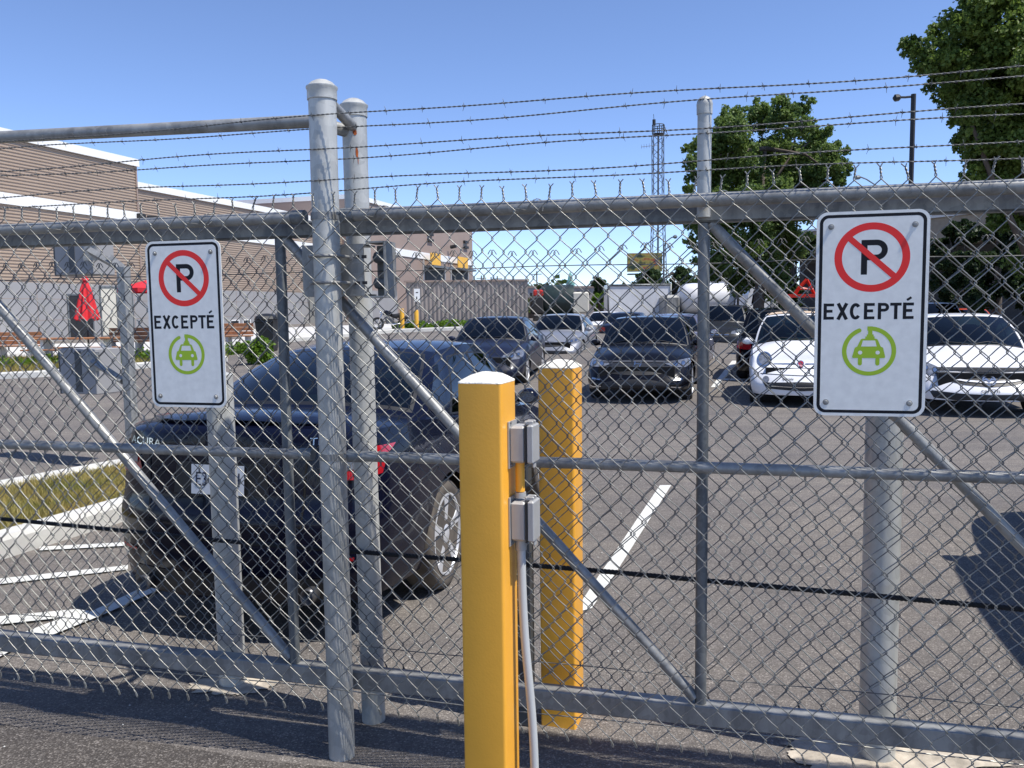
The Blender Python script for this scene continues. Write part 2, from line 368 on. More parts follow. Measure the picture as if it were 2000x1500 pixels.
# newer, darker strip of asphalt this side of the gate
def fs(s, d): p = fp(s, d, 0); return (p.x, p.y)
edge = []
for i in range(60):
    s = -9+i*0.3; edge.append(fs(s, -0.02+0.03*noise.noise(Vector((s*2.1, 0, 0)))))
sheet('driveway', edge+[fs(9, -3.5), fs(-9, -3.5)], M['asphalt_new'], .004, 'structure')

# painted stall lines
def marks(name, polys):
    mb = MB()
    for k_, P in enumerate(polys): mb.poly([Vector((*(onground(*q).xy), onground(*q).z+.007+.0012*k_)) for q in P])
    o = mb.build(name, M['paint_white']); 
    for p in o.data.polygons:
        if p.normal.z < 0: p.flip()
    o['kind'] = 'structure'
marks('parking_lines', [
    [(1289,949),(1311,949),(1200,1125),(1156,1190),(1120,1200)],
    [(1430,705),(1441,705),(1401,757),(1388,757)], [(1401,740),(1470,740),(1470,743.5),(1399,743.5)],
    [(0,1133),(240,1108),(250,1106),(250,1115),(0,1144)], [(78,1071),(245,1062),(245,1069),(76,1078)],
    [(-160,1222),(0,1208),(150,1194),(192,1200),(130,1210),(0,1224),(-160,1244)],
    [(120,1212),(170,1203),(345,1120),(392,1120),(200,1206),(108,1243),(60,1256),(0,1288),(-90,1325),(-120,1310),(0,1258)],
    [(-200,1150),(-5,1134),(-5,1144),(-200,1170)]])

# kerbed grass island on the left
il = [g(0,937,.15), g(225,897,.15)]; iN = [g(0,1050,.15), g(228,985,.15)]
dF = (il[1]-il[0]); dN = (iN[1]-iN[0])
farA = il[0]-dF*3.2; farB = il[1]+dF*2.6; nearA = iN[0]-dN*3.2; nearB = iN[1]+dN*2.3
def kerb_line(name, a, b, w, side, h=.15):
    d = (b-a).normalized(); n = Vector((-d.y, d.x, 0))*side; mb = MB()
    prof = [(0, -.02), (0, h-.03), (.02, h), (w-.02, h), (w, h-.02), (w, -.02)]
    N_ = max(2, int((b-a).length/.5)); rws = []
    for i in range(N_+1):
        c = a+(b-a)*(i/N_); zz = gz(c.x, c.y); rws.append([Vector((c.x, c.y, 0))+n*q+Vector((0, 0, zz+z)) for q, z in prof])
    mb.grid(rws); mb.poly(list(rws[0])); mb.poly(list(reversed(rws[-1]))); return mb
k = kerb_line('x', nearA, nearB, .2, 1); k2 = kerb_line('x', farA, farB, .2, -1); 
k3 = kerb_line('x', nearB, farB, .2, 1)
for q in (k2, k3): k.add(q.v, q.f)
ko = k.build('kerb', M['kerb']); ko['kind'] = 'structure'
nI = Vector((-dN.y, dN.x, 0)).normalized(); nJ = Vector((-dF.y, dF.x, 0)).normalized()
isl = [nearA+nI*.2, nearB+nI*.2, farB-nJ*.2, farA-nJ*.2]
io = sheet('island_soil', [(p.x, p.y) for p in isl], M['soil'], .11, 'structure', sub=50, flat_z=0)
def blades(name, region, n, h, mat_, base=.0, w=.006, lean=.5, label='', cat='grass', zf=None, clump=0):
    """many blades of grass as one mass; region: function(rng)->(x,y)"""
    V = np.zeros((n, 3, 3)); 
    P = np.array([region() for _ in range(n)])
    for i in range(n):
        x, y = P[i]; z = (zf(x, y) if zf else gz(x, y))+base; hh = h*RNG.uniform(.4, 1.15); a = RNG.uniform(0, 6.28)
        lx, ly = RNG.normal(0, lean*hh*.6, 2)
        V[i, 0] = (x-w*math.cos(a), y-w*math.sin(a), z); V[i, 1] = (x+w*math.cos(a), y+w*math.sin(a), z); V[i, 2] = (x+lx, y+ly, z+hh)
    o = np_obj(name, V.reshape(-1, 3), np.arange(n*3).reshape(-1, 3), mat_, smooth=False)
    return tag(o, label, cat, kind='stuff')
def quad_region(a, b, c, d):
    def f():
        u, v = RNG.uniform(), RNG.uniform(); p = (a*(1-u)+b*u)*(1-v)+(d*(1-u)+c*u)*v; return (p.x, p.y)
    return f
blades('grass', quad_region(*isl), 26000, .085, M['grass'], base=.11, w=.005, lean=.9, label='dry yellow-green grass on the kerbed island behind the gate', zf=lambda x, y: 0)

# raised patio zone: kerb, weeds, paving
def band(name, pxA, pxB, w0, w1, dz, mat_, ext=(0, 0)):
    a, b = onground(*pxA), onground(*pxB); d = (b-a).normalized(); a = a-d*ext[0]; b = b+d*ext[1]; n = Vector((-d.y, d.x, 0))
    return sheet(name, [((a+n*w0).x, (a+n*w0).y), ((b+n*w0).x, (b+n*w0).y), ((b+n*w1).x, (b+n*w1).y), ((a+n*w1).x, (a+n*w1).y)], mat_, dz, 'structure', sub=1.0)

# ================================================================ FENCE fabric
def np_tubes(P, r, n=5, ref=None):
    """P (k,m,3) polylines -> verts, quads"""
    k, m_, _ = P.shape; T = np.gradient(P, axis=1); T /= np.linalg.norm(T, axis=2, keepdims=True)+1e-12
    ref = np.array(ref, dtype=float); A = ref[None, None, :]-T*(T@ref)[..., None]; A /= np.linalg.norm(A, axis=2, keepdims=True)+1e-9
    B = np.cross(T, A); ang = np.arange(n)*2*np.pi/n
    V = P[:, :, None, :]+r*(A[:, :, None, :]*np.cos(ang)[None, None, :, None]+B[:, :, None, :]*np.sin(ang)[None, None, :, None])
    idx = np.arange(k*m_*n).reshape(k, m_, n); a = idx[:, :-1, :]; b = np.roll(a, -1, axis=2); d = idx[:, 1:, :]; c = np.roll(d, -1, axis=2)
    return V.reshape(-1, 3), np.stack([a, b, c, d], axis=-1).reshape(-1, 4)
F0n, UFn, NFn = np.array(F0), np.array(UF), np.array(NF)
def stk(a):
    sh_ = np.broadcast_shapes(*[np.shape(v) for v in a]); return np.stack([np.broadcast_to(v, sh_) for v in a], -1)
def to_world(S): return F0n+S[..., 0:1]*UFn+S[..., 1:2]*NFn+S[..., 2:3]*np.array([0, 0, 1.0])
def warp(S, amp, seed):
    s, z = S[..., 0], S[..., 2]; r_ = seed
    S = S.copy()
    S[..., 1] += amp*(np.sin(1.7*s+r_)*.5+np.sin(3.9*s+2.3*z+r_)*.3+np.sin(9.1*s-4.0*z)*.15)
    S[..., 0] += .0055*(np.sin(5.3*s+3.1*z+r_)+.6*np.sin(14*z+7*s))
    S[..., 2] += .006*(np.sin(4.1*s+r_)+.6*np.sin(11*s+5*z)+.3*np.sin(37*s))
    return S
def chain_mesh(s0, s1, d, ztop, zbot, w=.0735, hz=.0845, r=.0019, amp=.006, seed=0.0, twist_top=True, bulge=None):
    K = int(round((ztop-zbot)/(hz/2))); nw = int((s1-s0)/(w/2)); a = r*1.25
    fr = [0., .055, .13, .5, .87, .945]; pts = []
    j = np.arange(nw)[:, None]
    for k_ in range(K):
        sideA = ((j[:, 0]+k_) % 2); sideB = 1-sideA
        xa = s0+(j[:, 0]+sideA)*w/2+np.where(sideA == 1, 1, -1)*r*1.45; xb = s0+(j[:, 0]+sideB)*w/2+np.where(sideB == 1, 1, -1)*r*1.45
        za, zb = ztop-k_*hz/2, ztop-(k_+1)*hz/2; sg = np.where(sideB == 1, -1.0, 1.0)
        for f in fr:
            e = f+.035*math.sin(2*math.pi*f)*-1
            prof = math.sin(math.pi*min(max(f, 0), 1))**.5 if f > 0 else 0
            fs_ = min(max((f-.045)/.91, 0), 1); pts.append(stk([xa+(xb-xa)*fs_, d+sg*a*prof, za+(zb-za)*f]))
    sideE = (j[:, 0]+K) % 2
    pts.append(stk([s0+(j[:, 0]+sideE)*w/2, np.full(nw, d), np.full(nw, ztop-K*hz/2)]))
    P = np.stack(pts, 1)
    # top end: twisted pairs with splayed tips, or folded knuckles
    side0 = j[:, 0] % 2; xn = s0+(j[:, 0]+side0)*w/2; sgn = np.where(side0 == 1, 1.0, -1.0)
    jit = RNG.normal(0, .003, nw+2)[(j[:, 0]+side0)]
    top = []
    if twist_top:
        M_ = 9
        for i in range(M_+1):
            t = i/M_; ph = t*2*math.pi*1.25+np.where(sgn > 0, 0, math.pi)
            top.append(stk([xn+r*1.1*np.cos(ph)*1.0+jit*t, d+r*1.1*np.sin(ph), ztop+.004+.026*t]))
        tip = np.where(sgn > 0, -1, 1)
        top.append(stk([xn+jit+tip*.0075+jit*.6, np.full(nw, d), np.full(nw, ztop+.040)]))
    else:
        for dx, dz_ in ((0, .001), (.004, .006), (.009, .002), (.016, -.010)):
            top.append(stk([xn+sgn*dx, d+r*1.5+0*xn, ztop+.004+dz_+0*xn]))
    P = np.concatenate([np.stack(top[::-1], 1), P], 1)
    # bottom end: drooping teardrop loops
    zb0 = ztop-K*hz/2; xe = s0+(j[:, 0]+sideE)*w/2; sg = np.where(sideE == 1, 1.0, -1.0)
    jb = RNG.normal(0, .0035, nw+2)[(j[:, 0]+sideE)]; bot = []
    for dx, dz_ in ((.004, -.006), (.008, -.016), (.010, -.024), (.0075, -.0285), (.0045, -.0255), (.003, -.014), (.001, -.004)):
        bot.append(stk([xe+np.where(sg > 0, dx, .4*dx)+jb*(-dz_/.028), d+sg*r*.8, zb0+dz_*np.where(sg > 0, 1, .35)]))
    P = np.concatenate([P, np.stack(bot, 1)], 1)
    P = warp(P, amp, seed)
    if bulge: P = bulge(P)
    return np_tubes(to_world(P), r, 5, NFn)
def front_bulge(P):
    P = P.copy(); s, z = P[..., 0], P[..., 2]
    k_ = np.clip((-.25-s)/1.0, 0, 1)*np.clip((1.0-z)/.8, 0, 1)
    P[..., 1] -= .05*k_; P[..., 2] += .012*k_*np.sin(s*3); return P

fence = thing('chain_link_fence', 'galvanised chain link fence with round rails and twisted wire tops, nearest the viewer', 'fence', fp(0, 0, 0))
inv = Vector(fence.location)
def rel(o): o.matrix_parent_inverse = Matrix.Translation(-inv); return o
def par(o, parent):
    o.parent = parent; o.matrix_parent_inverse = (Matrix.Translation(parent.location) @ parent.rotation_euler.to_matrix().to_4x4()).inverted(); return o
V, F = chain_mesh(-4.2, 4.2, 0.0, 1.955, .235, seed=.6, r=.0018, bulge=front_bulge)
par(np_obj('wire_mesh', V, F, M['wire']), fence)
def rail(s0, s1, d, z, r, n=16, wob=0.0):
    return MB().tube([fp(s0+(s1-s0)*i/12, d, z+wob*math.sin(i*.9)) for i in range(13)], r, n)
def part(mb, name, m_, parent, smooth=True, autos=35, **k): return par(mb.build(name, m_, smooth=smooth, autos=autos, **k), parent)
RD = .055
# top rails (either side of the tall post), with rail-end cups
for (a, b) in ((-4.2, -.075), (.075, 4.2)):
    part(rail(a, b, RD, 1.925, .0215), 'top_rail', M['galv'], fence)
    part(rail(a, b, RD, 1.102, .0185), 'middle_rail', M['galv'], fence)
for sg in (-1, 1):
    for z, r in ((1.925, .0245), (1.102, .022)):
        mbx = MB().tube([fp(sg*.068, RD, z), fp(sg*.115, RD, z)], r, 18)
        mbx.lathe(fp(sg*.068, RD-.012, z+.004), [(.001,-.02),(.006,-.02),(.006,-.012),(.003,-.010)], 10, NF)
        part(mbx, 'rail_end_cup', M['galv_dull'], fence)
mbx = MB()
for z in (.275,):
    mbx.tube([fp(-4.2+i*.2, .004+.003*math.sin(i), z+.004*math.sin(i*.7)) for i in range(43)], .0021, 5)
part(mbx, 'tension_wire', M['wire'], fence)
# wire ties over the top rail
rr = random.Random(3)
for i in range(14):
    mbx = MB()
    s = -3.9+i*.58+rr.uniform(-.05, .05)
    c = [fp(s+.006*k_, RD+.026*math.cos(a_), 1.925+.026*math.sin(a_)) for k_, a_ in enumerate([math.pi*(1.15-.12*q) for q in range(9)])]
    mbx.tube([fp(s-.02, -.004, 1.915)]+c+[fp(s+.06, -.004, 1.905)], .0017, 5); part(mbx, 'wire_tie', M['wire'], fence)
def round_post(mb, base, top, r, n=40): mb.tube([Vector(base), Vector(base)*.5+Vector(top)*.5, Vector(top)], r, n)
def domed_cap(c, r, n=32, axis=Vector((0,0,1))):
    return MB().lathe(c, [(r*1.04, -.045), (r*1.08, -.043), (r*1.07, -.012), (r*1.14, -.006), (r*1.14, 0), (r*1.0, .004), (r*.8, .014), (r*.45, .022), (r*.1, .025)], n, axis)
b1 = fp(0, .07, 0); t1 = fp(.002, .07, 2.345)
mbx = MB(); round_post(mbx, b1, t1, .0465); po = part(mbx, 'fence_post', M['galv_light'], fence)
def sub(mb, name, m_, parent, **k):
    o = mb.build(name, m_, smooth=k.get('smooth', True), autos=k.get('autos', 35)); o.parent = parent
    pm = parent.matrix_parent_inverse.copy(); root = parent.parent
    if root is not None: o.matrix_parent_inverse = ((Matrix.Translation(root.location) @ root.rotation_euler.to_matrix().to_4x4()) @ pm).inverted()
    else: o.matrix_parent_inverse = (Matrix.Translation(parent.location) @ parent.rotation_euler.to_matrix().to_4x4()).inverted()
    return o
sub(domed_cap(t1+Vector((0,0,.012)), .0465), 'post_cap', M['galv_light'], po)
for z in (1.925, 1.098):
    sub(MB().lathe(fp(0, .07, z), [(.0475,-.012),(.0495,-.012),(.0495,.012),(.0475,.012)], 40), 'clamp_band', M['galv'], po)
P2 = g(730, 1405); d2 = (P2-F0).dot(NF); s2 = (P2-F0).dot(UF)
b_pipe = MB().tube([fp(-4.2, .19, 2.315), fp(-1.5, .19, 2.303), fp(-.1, .20, 2.278), fp(s2-.03, d2-.03, 2.262)], .0235, 16)

# --- the pipe at the top left, tied to the second tall post
P2 = g(730, 1405); d2 = (P2-F0).dot(NF); s2 = (P2-F0).dot(UF)
sT, zT = fpx(703, 211, d2)
gpost = thing('gate_post', 'second tall galvanised post, just behind the nearest one, rust spot near its top', 'post', P2)
mbx = MB(); round_post(mbx, P2, fp(s2-.012, d2, zT), .0455); gp = part(mbx, 'post_tube', M['galv_light'], gpost)
part(domed_cap(fp(s2-.012, d2, zT+.012), .0455), 'post_cap', M['galv_light'], gpost)
part(b_pipe, 'overhead_pipe', M['galv'], gpost)
part(MB().tube([fp(.03, .085, 2.30), fp(s2-.005, d2-.02, zT-.075)], .019, 14), 'brace_pipe', M['galv'], gpost)
# rust spot
cpx = (CAMP-fp(s2, d2, 0)); cpx.z = 0; cpx.normalize(); az0 = math.atan2(cpx.y, cpx.x)
for cz, h, wdt, da in ((zT-.165, .040, .10, .12), (zT-.195, .03, .03, .2), (zT-.095, .022, .16, .0)):
    n_ = 14; ring = []; mbx = MB()
    for i in range(n_):
        a_ = 2*math.pi*i/n_; q = 1+.35*noise.noise(Vector((math.cos(a_)*2, math.sin(a_)*2, cz*9)))
        th = az0+da+wdt*q*math.cos(a_); ring.append(fp(s2-.011, d2, 0)+Vector((math.cos(th)*.0465, math.sin(th)*.0465, cz+h*.5*q*math.sin(a_))))
    mbx.poly(ring); part(mbx, 'rust_stain', M['rust'], gpost, smooth=False, autos=None)

# --- guide roller box clamped on the two posts
rb = thing('guide_roller_box', 'galvanised gate guide box with rollers clamped to the tall post', 'gate guide', fp(.1, .2, 1.75))
zt, zb = 1.835, 1.655
mbx = MB(); AX = (UF, NF, Vector((0,0,1)))
mbx.box(fp(-.008, .135, (zt+zb)/2), (.234, .006, zt-zb), AX)
mbx.box(fp(-.008, .19, zt-.003), (.230, .104, .006), AX); mbx.box(fp(-.008, .19, zb+.003), (.230, .104, .006), AX)
mbx.box(fp(-.122, .19, (zt+zb)/2), (.006, .104, zt-zb-.013), AX)
part(mbx, 'bracket_plate', M['galv'], rb, smooth=False, autos=None)
mbx = MB(); mbx.box(fp(.148, .245, (zt+zb)/2), (.07, .006, zt-zb), AX); mbx.box(fp(.148, .195, zt+.006), (.072, .10, .006), AX); mbx.box(fp(.148, .18, zb-.004), (.072, .12, .006), AX); mbx.box(fp(.182, .19, (zt+zb)/2), (.004, .10, zt-zb+.006), AX)
part(mbx, 'channel', M['galv'], rb, smooth=False, autos=None)
for z in (1.79, 1.70):
    mbx = MB().lathe(fp(.148, .195, z), [(.001,-.022),(.018,-.022),(.021,-.015),(.021,.015),(.018,.022),(.001,.022)], 20, UF)
    mbx.tube([fp(.118, .195, z), fp(.179, .195, z)], .006, 10); part(mbx, 'roller', M['galv_dull'], rb)
    mbx = MB()
    U_ = [fp(-.058, .16, z)]+[fp(.0+.056*math.cos(a_), .07-.056*math.sin(a_), z) for a_ in [math.pi*(1-i/14) for i in range(15)]]+[fp(.058, .16, z)]
    mbx.tube(U_, .0055, 8); mbx.lathe(fp(.066, .128, z), [(.001,-.006),(.010,-.006),(.010,.006),(.001,.006)], 6, NF); part(mbx, 'clamp_bolt', M['galv'], rb)
for s_ in (.085, .112):
    for z_ in (1.79, 1.70): part(MB().box(fp(s_, .1315, z_), (.018, .002, .011), AX), 'slot', M['dark'], rb, smooth=False, autos=None)

# ================================================================ SLIDING GATE
gate = thing('sliding_gate', 'wide galvanised sliding gate frame with diagonal braces and chain link, behind the near fence', 'gate', fp(0, .18, .2))
V, F = chain_mesh(-4.3, 4.3, .235, 1.80, .285, seed=2.1, r=.0017, amp=.008, twist_top=False)
par(np_obj('wire_mesh', V, F, M['wire_dark']), gate)
mbx = MB()
mbx.box(fp(0, .175, 1.895), (8.6, .055, .055), AX, bev=.006)
part(mbx, 'top_beam', M['galv_dull'], gate)
mbx = MB(); mbx.box(fp(0, .175, .25), (8.6, .062, .07), AX, bev=.004)
part(mbx, 'bottom_rail', M['galv'], gate)
UPS = [-3.21, -1.72, -.232, 1.263, 2.755, 4.24]
for i, s in enumerate(UPS):
    ext = i == 3
    if ext:
        part(MB().tube([fp(s, .172, .286), fp(s, .172, 1.866)], .019, 20), 'upright', M['galv_dull'], gate)
        part(MB().tube([fp(s, .125, 1.88), fp(s, .125, 2.222)], .0215, 22), 'upright', M['galv_light'], gate)
        part(MB().lathe(fp(s, .125, 2.224), [(.024,-.03),(.0245,-.004),(.025,0),(.023,.010),(.016,.02),(.006,.0255),(.001,.026)], 22), 'upright_cap', M['galv_light'], gate)
    else: part(MB().tube([fp(s, .172, .286), fp(s, .172, 1.866)], .019, 20), 'upright', M['galv_dull'], gate)
for i in range(5):
    if i < 5: part(MB().tube([fp(UPS[i]+.02, .174, 1.865), fp(UPS[i+1]-.02, .174, .30)], .0185, 18), 'diagonal_brace', M['galv'], gate)
mbx = MB()
for z in (1.745, .345): mbx.tube([fp(-4.3+i*.2, .232+.003*math.sin(i), z+.003*math.sin(i*1.3)) for i in range(44)], .0019, 5)
part(mbx, 'tension_wire', M['wire_dark'], gate)

# ================================================================ BARBED WIRE
GR = 'barbed wire strands above the fence'
def barbed(z, d, name_label, seed, s0=-4.2, s1=4.2):
    rr = random.Random(seed); n = int((s1-s0)/.0065); t = np.linspace(s0, s1, n); P = []
    sag = .006*np.sin(t*2.1+seed)+.0035*np.sin(t*5.3+seed*2)
    for ph in (0, math.pi):
        w_ = 2*math.pi*t/.034+ph
        P.append(stk([t, d+.0014*np.cos(w_), z+sag+.0014*np.sin(w_)]))
    V, F = np_tubes(to_world(np.stack(P)), .00125, 4, NFn); V = list(V); F = [tuple(f) for f in F]
    mb = MB(); s = s0+rr.uniform(.02, .1)
    while s < s1-.02:
        zc = z+.006*math.sin(s*2.1+seed)+.0035*math.sin(s*5.3+seed*2); a0 = rr.uniform(-.35, .35)
        if rr.random() < .93:
            ring = [fp(s-.004+.0022*i, d+.0036*math.cos(i*1.4), zc+.0036*math.sin(i*1.4)) for i in range(6)]
            mb.tube(ring, .0011, 4)
            for k_ in range(4):
                an = a0+(math.pi/2)*k_+(.7 if k_ % 2 else .2)+rr.uniform(-.35, .35); L_ = rr.uniform(.012, .019)
                mb.tube([fp(s+.003*(k_ % 2), d, zc), fp(s+.003*(k_ % 2)+rr.uniform(-.006, .006), d+L_*math.cos(an)*.7, zc+L_*math.sin(an))], [.0011, .0005], 4)
        s += .132+rr.uniform(-.012, .012)
    b = len(V); V += [tuple(v) for v in mb.v]; F += [tuple(b+i for i in f) for f in mb.f]
    o = mesh_obj('barbed_wire', V, F, M['wire_dark'], smooth=True); return tag(o, name_label, 'barbed wire', GR)
for z, d, lb, sd in ((2.246, .02, 'highest barbed wire strand, passing in front of the tall nearest post', 1), (2.140, .02, 'third barbed wire strand from the top, in front of the nearest post', 2),
                     (2.040, .02, 'fifth barbed wire strand from the top, in front of the nearest post', 3), (2.230, .105, 'second barbed wire strand from the top, wrapped round the capped gate upright', 4),
                     (2.130, .105, 'fourth barbed wire strand from the top, wrapped round the gate upright', 5), (2.018, .105, 'lowest barbed wire strand, level with the twisted mesh tips', 6)):
    barbed(z, d, lb, sd)

# ================================================================ black rope behind the gate
rp = [(-300, 985), (0,1013),(200,1032),(440,1057),(700,1078),(900,1093),(1150,1113),(1500,1145),(2000,1190),(2400,1232)]
rsz = [fpx(x, y, .285) for x, y in rp]; S_ = np.array([q[0] for q in rsz]); Z_ = np.array([q[1] for q in rsz])
n = 1500; t = np.linspace(S_[0]-1.2, S_[-1]+1.2, n); zz = np.interp(t, S_, Z_); kk = np.ones(81)/81; zz = np.convolve(np.pad(zz, 40, mode='edge'), kk, 'valid'); P = []
for ph in range(3):
    w_ = 2*math.pi*t/.04+ph*2.094; P.append(np.stack([t, .285+.0045*np.cos(w_), zz+.0045*np.sin(w_)], -1))
V, F = np_tubes(to_world(np.stack(P)), .0050, 6, NFn)
tag(np_obj('rope', V, F, M['rope']), 'thick black twisted rope sagging across behind the gate', 'rope')

# ================================================================ SIGNS
def sign(px_top, px_bot, label):
    s_a, z_a = fpx(*px_top, -.006); s_b, z_b = fpx(*px_bot, -.006); s_c = (s_a+s_b)/2; D0 = -.010
    th = thing('parking_sign', label, 'sign', fp(s_c, D0, (z_a+z_b)/2), 0, 'no parking signs bolted to the mesh')
    Wd, Hd = .300, z_a-z_b; kz = Hd/.6
    lay = [0]
    def P3(a, b, off): return fp(s_c+a, D0-off, z_a-b*kz)
    def rrect(x0, x1, y0, y1, r, n=8):
        pts = []
        for cx, cy, a0 in ((x1-r, y0+r, -90), (x1-r, y1-r, 0), (x0+r, y1-r, 90), (x0+r, y0+r, 180)):
            for i in range(n+1): a_ = R(a0+90*i/n); pts.append((cx+r*math.cos(a_), cy+r*math.sin(a_)))
        return pts
    def plate(pts, o0, o1, name, m_, parent):
        A = [P3(x, y, o0) for x, y in pts]; B = [P3(x, y, o1) for x, y in pts]; n = len(pts)
        mb = MB(); mb.add(A+B, [tuple(range(n)), tuple(n+i for i in reversed(range(n)))]+[(i, n+i, n+(i+1) % n, (i+1) % n) for i in range(n)])
        o = mb.build(name, m_)
        bm = bmesh.new(); bm.from_mesh(o.data); bmesh.ops.recalc_face_normals(bm, faces=bm.faces); bm.to_mesh(o.data); bm.free()
        return par(o, parent)
    plate(rrect(-.15, .15, 0, .6, .031), 0, .003, 'panel', M['sign_white'], th)
    def ringpoly(outer, inner, off, mb):
        n = len(outer); mb.add([P3(*p, off) for p in outer]+[P3(*p, off) for p in inner], [(i, (i+1) % n, n+(i+1) % n, n+i) for i in range(n)])
    mb = MB(); ringpoly(rrect(-.1415, .1415, .0085, .5915, .024), rrect(-.1325, .1325, .0175, .5825, .0165), .0031, mb); par(mb.build('border_line', M['black']), th)
    def circ(cx, cy, rx, ry, n=72, a0=0, a1=360): return [(cx+rx*math.cos(R(a0+(a1-a0)*i/n)), cy+ry*math.sin(R(a0+(a1-a0)*i/n))) for i in range(n if abs(a1-a0) >= 360 else n+1)]
    # prohibition ring with slash over a letter
    mb = MB(); cx, cy = 0, .134
    ringpoly(circ(cx, cy, .1005, .1005), circ(cx, cy, .080, .080), .0031, mb)
    dx, dy = math.cos(R(43)), math.sin(R(43)); q = .0085
    mb.poly([P3(cx-dx*.083-dy*q, cy-dy*.083+dx*q, .0033), P3(cx+dx*.083-dy*q, cy+dy*.083+dx*q, .0033), P3(cx+dx*.083+dy*q, cy+dy*.083-dx*q, .0033), P3(cx-dx*.083+dy*q, cy-dy*.083-dx*q, .0033)])
    par(mb.build('prohibition_symbol', M['red']), th)
    def stroke(mb, pts, w, closed=False):
        lay[0] += 1; off = .00306+.000006*lay[0]; n = len(pts); L_, R_ = [], []
        for i, p in enumerate(pts):
            a = Vector(pts[i-1]) if i > 0 else None; c = Vector(pts[i+1]) if i < n-1 else None; p = Vector(p)
            d1 = (p-a).normalized() if a is not None else (c-p).normalized(); d2_ = (c-p).normalized() if c is not None else d1
            t_ = (d1+d2_).normalized(); nn = Vector((-t_.y, t_.x)); k_ = 1/max(.5, nn.dot(Vector((-d1.y, d1.x))))
            L_.append(p+nn*w/2*k_); R_.append(p-nn*w/2*k_)
        mb.add([P3(*v, off) for v in L_]+[P3(*v, off) for v in R_], [(i, i+1, n+i+1, n+i) for i in range(n-1)])
    mb = MB(); sw = .0165
    stroke(mb, [(-.0205, .184), (-.0205, .0835)], sw)
    stroke(mb, [(-.0205, .0915), (.012, .0915)]+[(.012+.0215*math.sin(R(a_)), .113-.0215*math.cos(R(a_))) for a_ in range(10, 180, 12)]+[(.012, .1345), (-.0205, .1345)], sw*.97)
    par(mb.build('letter_p', M['black']), th)
    # the word EXCEPTE with an acute accent
    mb = MB(); y0, y1, sw = .2665, .3145, .0090; h = y1-y0
    def E_(x):
        w = .0285; stroke(mb, [(x+sw/2, y0), (x+sw/2, y1)], sw)
        for yy, ww in ((y0+sw/2, w), ((y0+y1)/2-.001, w*.86), (y1-sw/2, w)): stroke(mb, [(x+sw*.6, yy), (x+ww, yy)], sw*.93)
    def X_(x): w = .031; stroke(mb, [(x+.004, y0), (x+w-.004, y1)], sw*1.05); stroke(mb, [(x+w-.004, y0), (x+.004, y1)], sw*1.05)
    def C_(x):
        w = .031; rx, ry = w/2-sw/2, h/2-sw/2; c = (x+w/2, (y0+y1)/2)
        stroke(mb, [(c[0]+rx*math.cos(R(a_)), c[1]-ry*math.sin(R(a_))) for a_ in range(42, 320, 12)], sw)
    def P_(x):
        w = .030; rr_ = h*.27; stroke(mb, [(x+sw/2, y0), (x+sw/2, y1)], sw)
        stroke(mb, [(x+sw*.6, y0+sw/2), (x+w-rr_, y0+sw/2)]+[(x+w-rr_+(rr_-sw/2)*math.sin(R(a_)), y0+rr_-(rr_-sw/2)*math.cos(R(a_))) for a_ in range(15, 180, 15)]+[(x+w-rr_, y0+2*rr_-sw/2), (x+sw*.6, y0+2*rr_-sw/2)], sw*.93)
    def T_(x): w = .030; stroke(mb, [(x, y0+sw/2), (x+w, y0+sw/2)], sw*.93); stroke(mb, [(x+w/2, y0+sw*.6), (x+w/2, y1)], sw)
    x = -.127
    for fn, adv in ((E_, .0355), (X_, .0358), (C_, .0378), (E_, .0370), (P_, .0325), (T_, .0335), (E_, 0)): fn(x); x += adv
    stroke(mb, [(x+.010, .2595), (x+.0215, .2515)], .0065)
    par(mb.build('lettering', M['black']), th)
    # charging car symbol
    mb = MB(); cx, cy = -.002, .4075; rr_ = .0665; sw = .0122
    stroke(mb, [(cx+rr_*math.sin(R(a_)), cy-rr_*math.cos(R(a_))) for a_ in list(range(0, 336, 7))+[336]], sw)
    for k_ in range(8):
        a_ = R(336); c = (cx+rr_*math.sin(a_), cy-rr_*math.cos(a_))
    mb.poly([P3(c[0]+.0061*math.cos(R(q)), c[1]+.0061*math.sin(R(q)), .0031) for q in range(0, 360, 24)])
    stroke(mb, [(cx+.0025, cy-.072), (cx+.0025, cy-.046)], .0115)
    mb.poly([P3(cx+.0085-.014, cy-.0725, .0031), P3(cx+.0085, cy-.0725, .0031), P3(cx+.0085, cy-.060, .0033), P3(cx-.0055, cy-.060, .0033)])
    mb.poly([P3(a, b, .00322) for a, b in ((cx-.0065, cy-.049), (cx+.0115, cy-.049), (cx+.0115, cy-.043), (cx+.0145, cy-.043), (cx+.0145, cy-.034), (cx-.0105, cy-.034), (cx-.0105, cy-.043), (cx-.0065, cy-.043))])
    out = [(cx-.0235, cy-.038), (cx+.0225, cy-.038)]; A = lambda pts, o_: mb.poly([P3(cx+a, cy+b, o_) for a, b in pts])
    A([(-.0185,-.0365),(.018,-.0365),(.022,-.0345),(.0245,-.030),(.0315,-.0125),(-.032,-.0125),(-.0245,-.030),(-.0225,-.0345)], .00324)
    A([(-.0325,-.0128),(.0320,-.0128),(.0375,-.010),(.0435,.0150),(.0435,.0185),(.0415,.0205),(-.0425,.0205),(-.0445,.0185),(-.0445,.0150),(-.038,-.010)], .00330)
    for sx in (-1, 1):
        stroke(mb, [(cx+sx*.0235, cy+.0195), (cx+sx*.0235, cy+.037)], .0112)
        mb.poly([P3(cx+sx*.0235+.0056*math.cos(R(q)), cy+.037+.0056*math.sin(R(q)), .00312) for q in range(0, 360, 24)])
    par(mb.build('charging_symbol', M['green']), th)
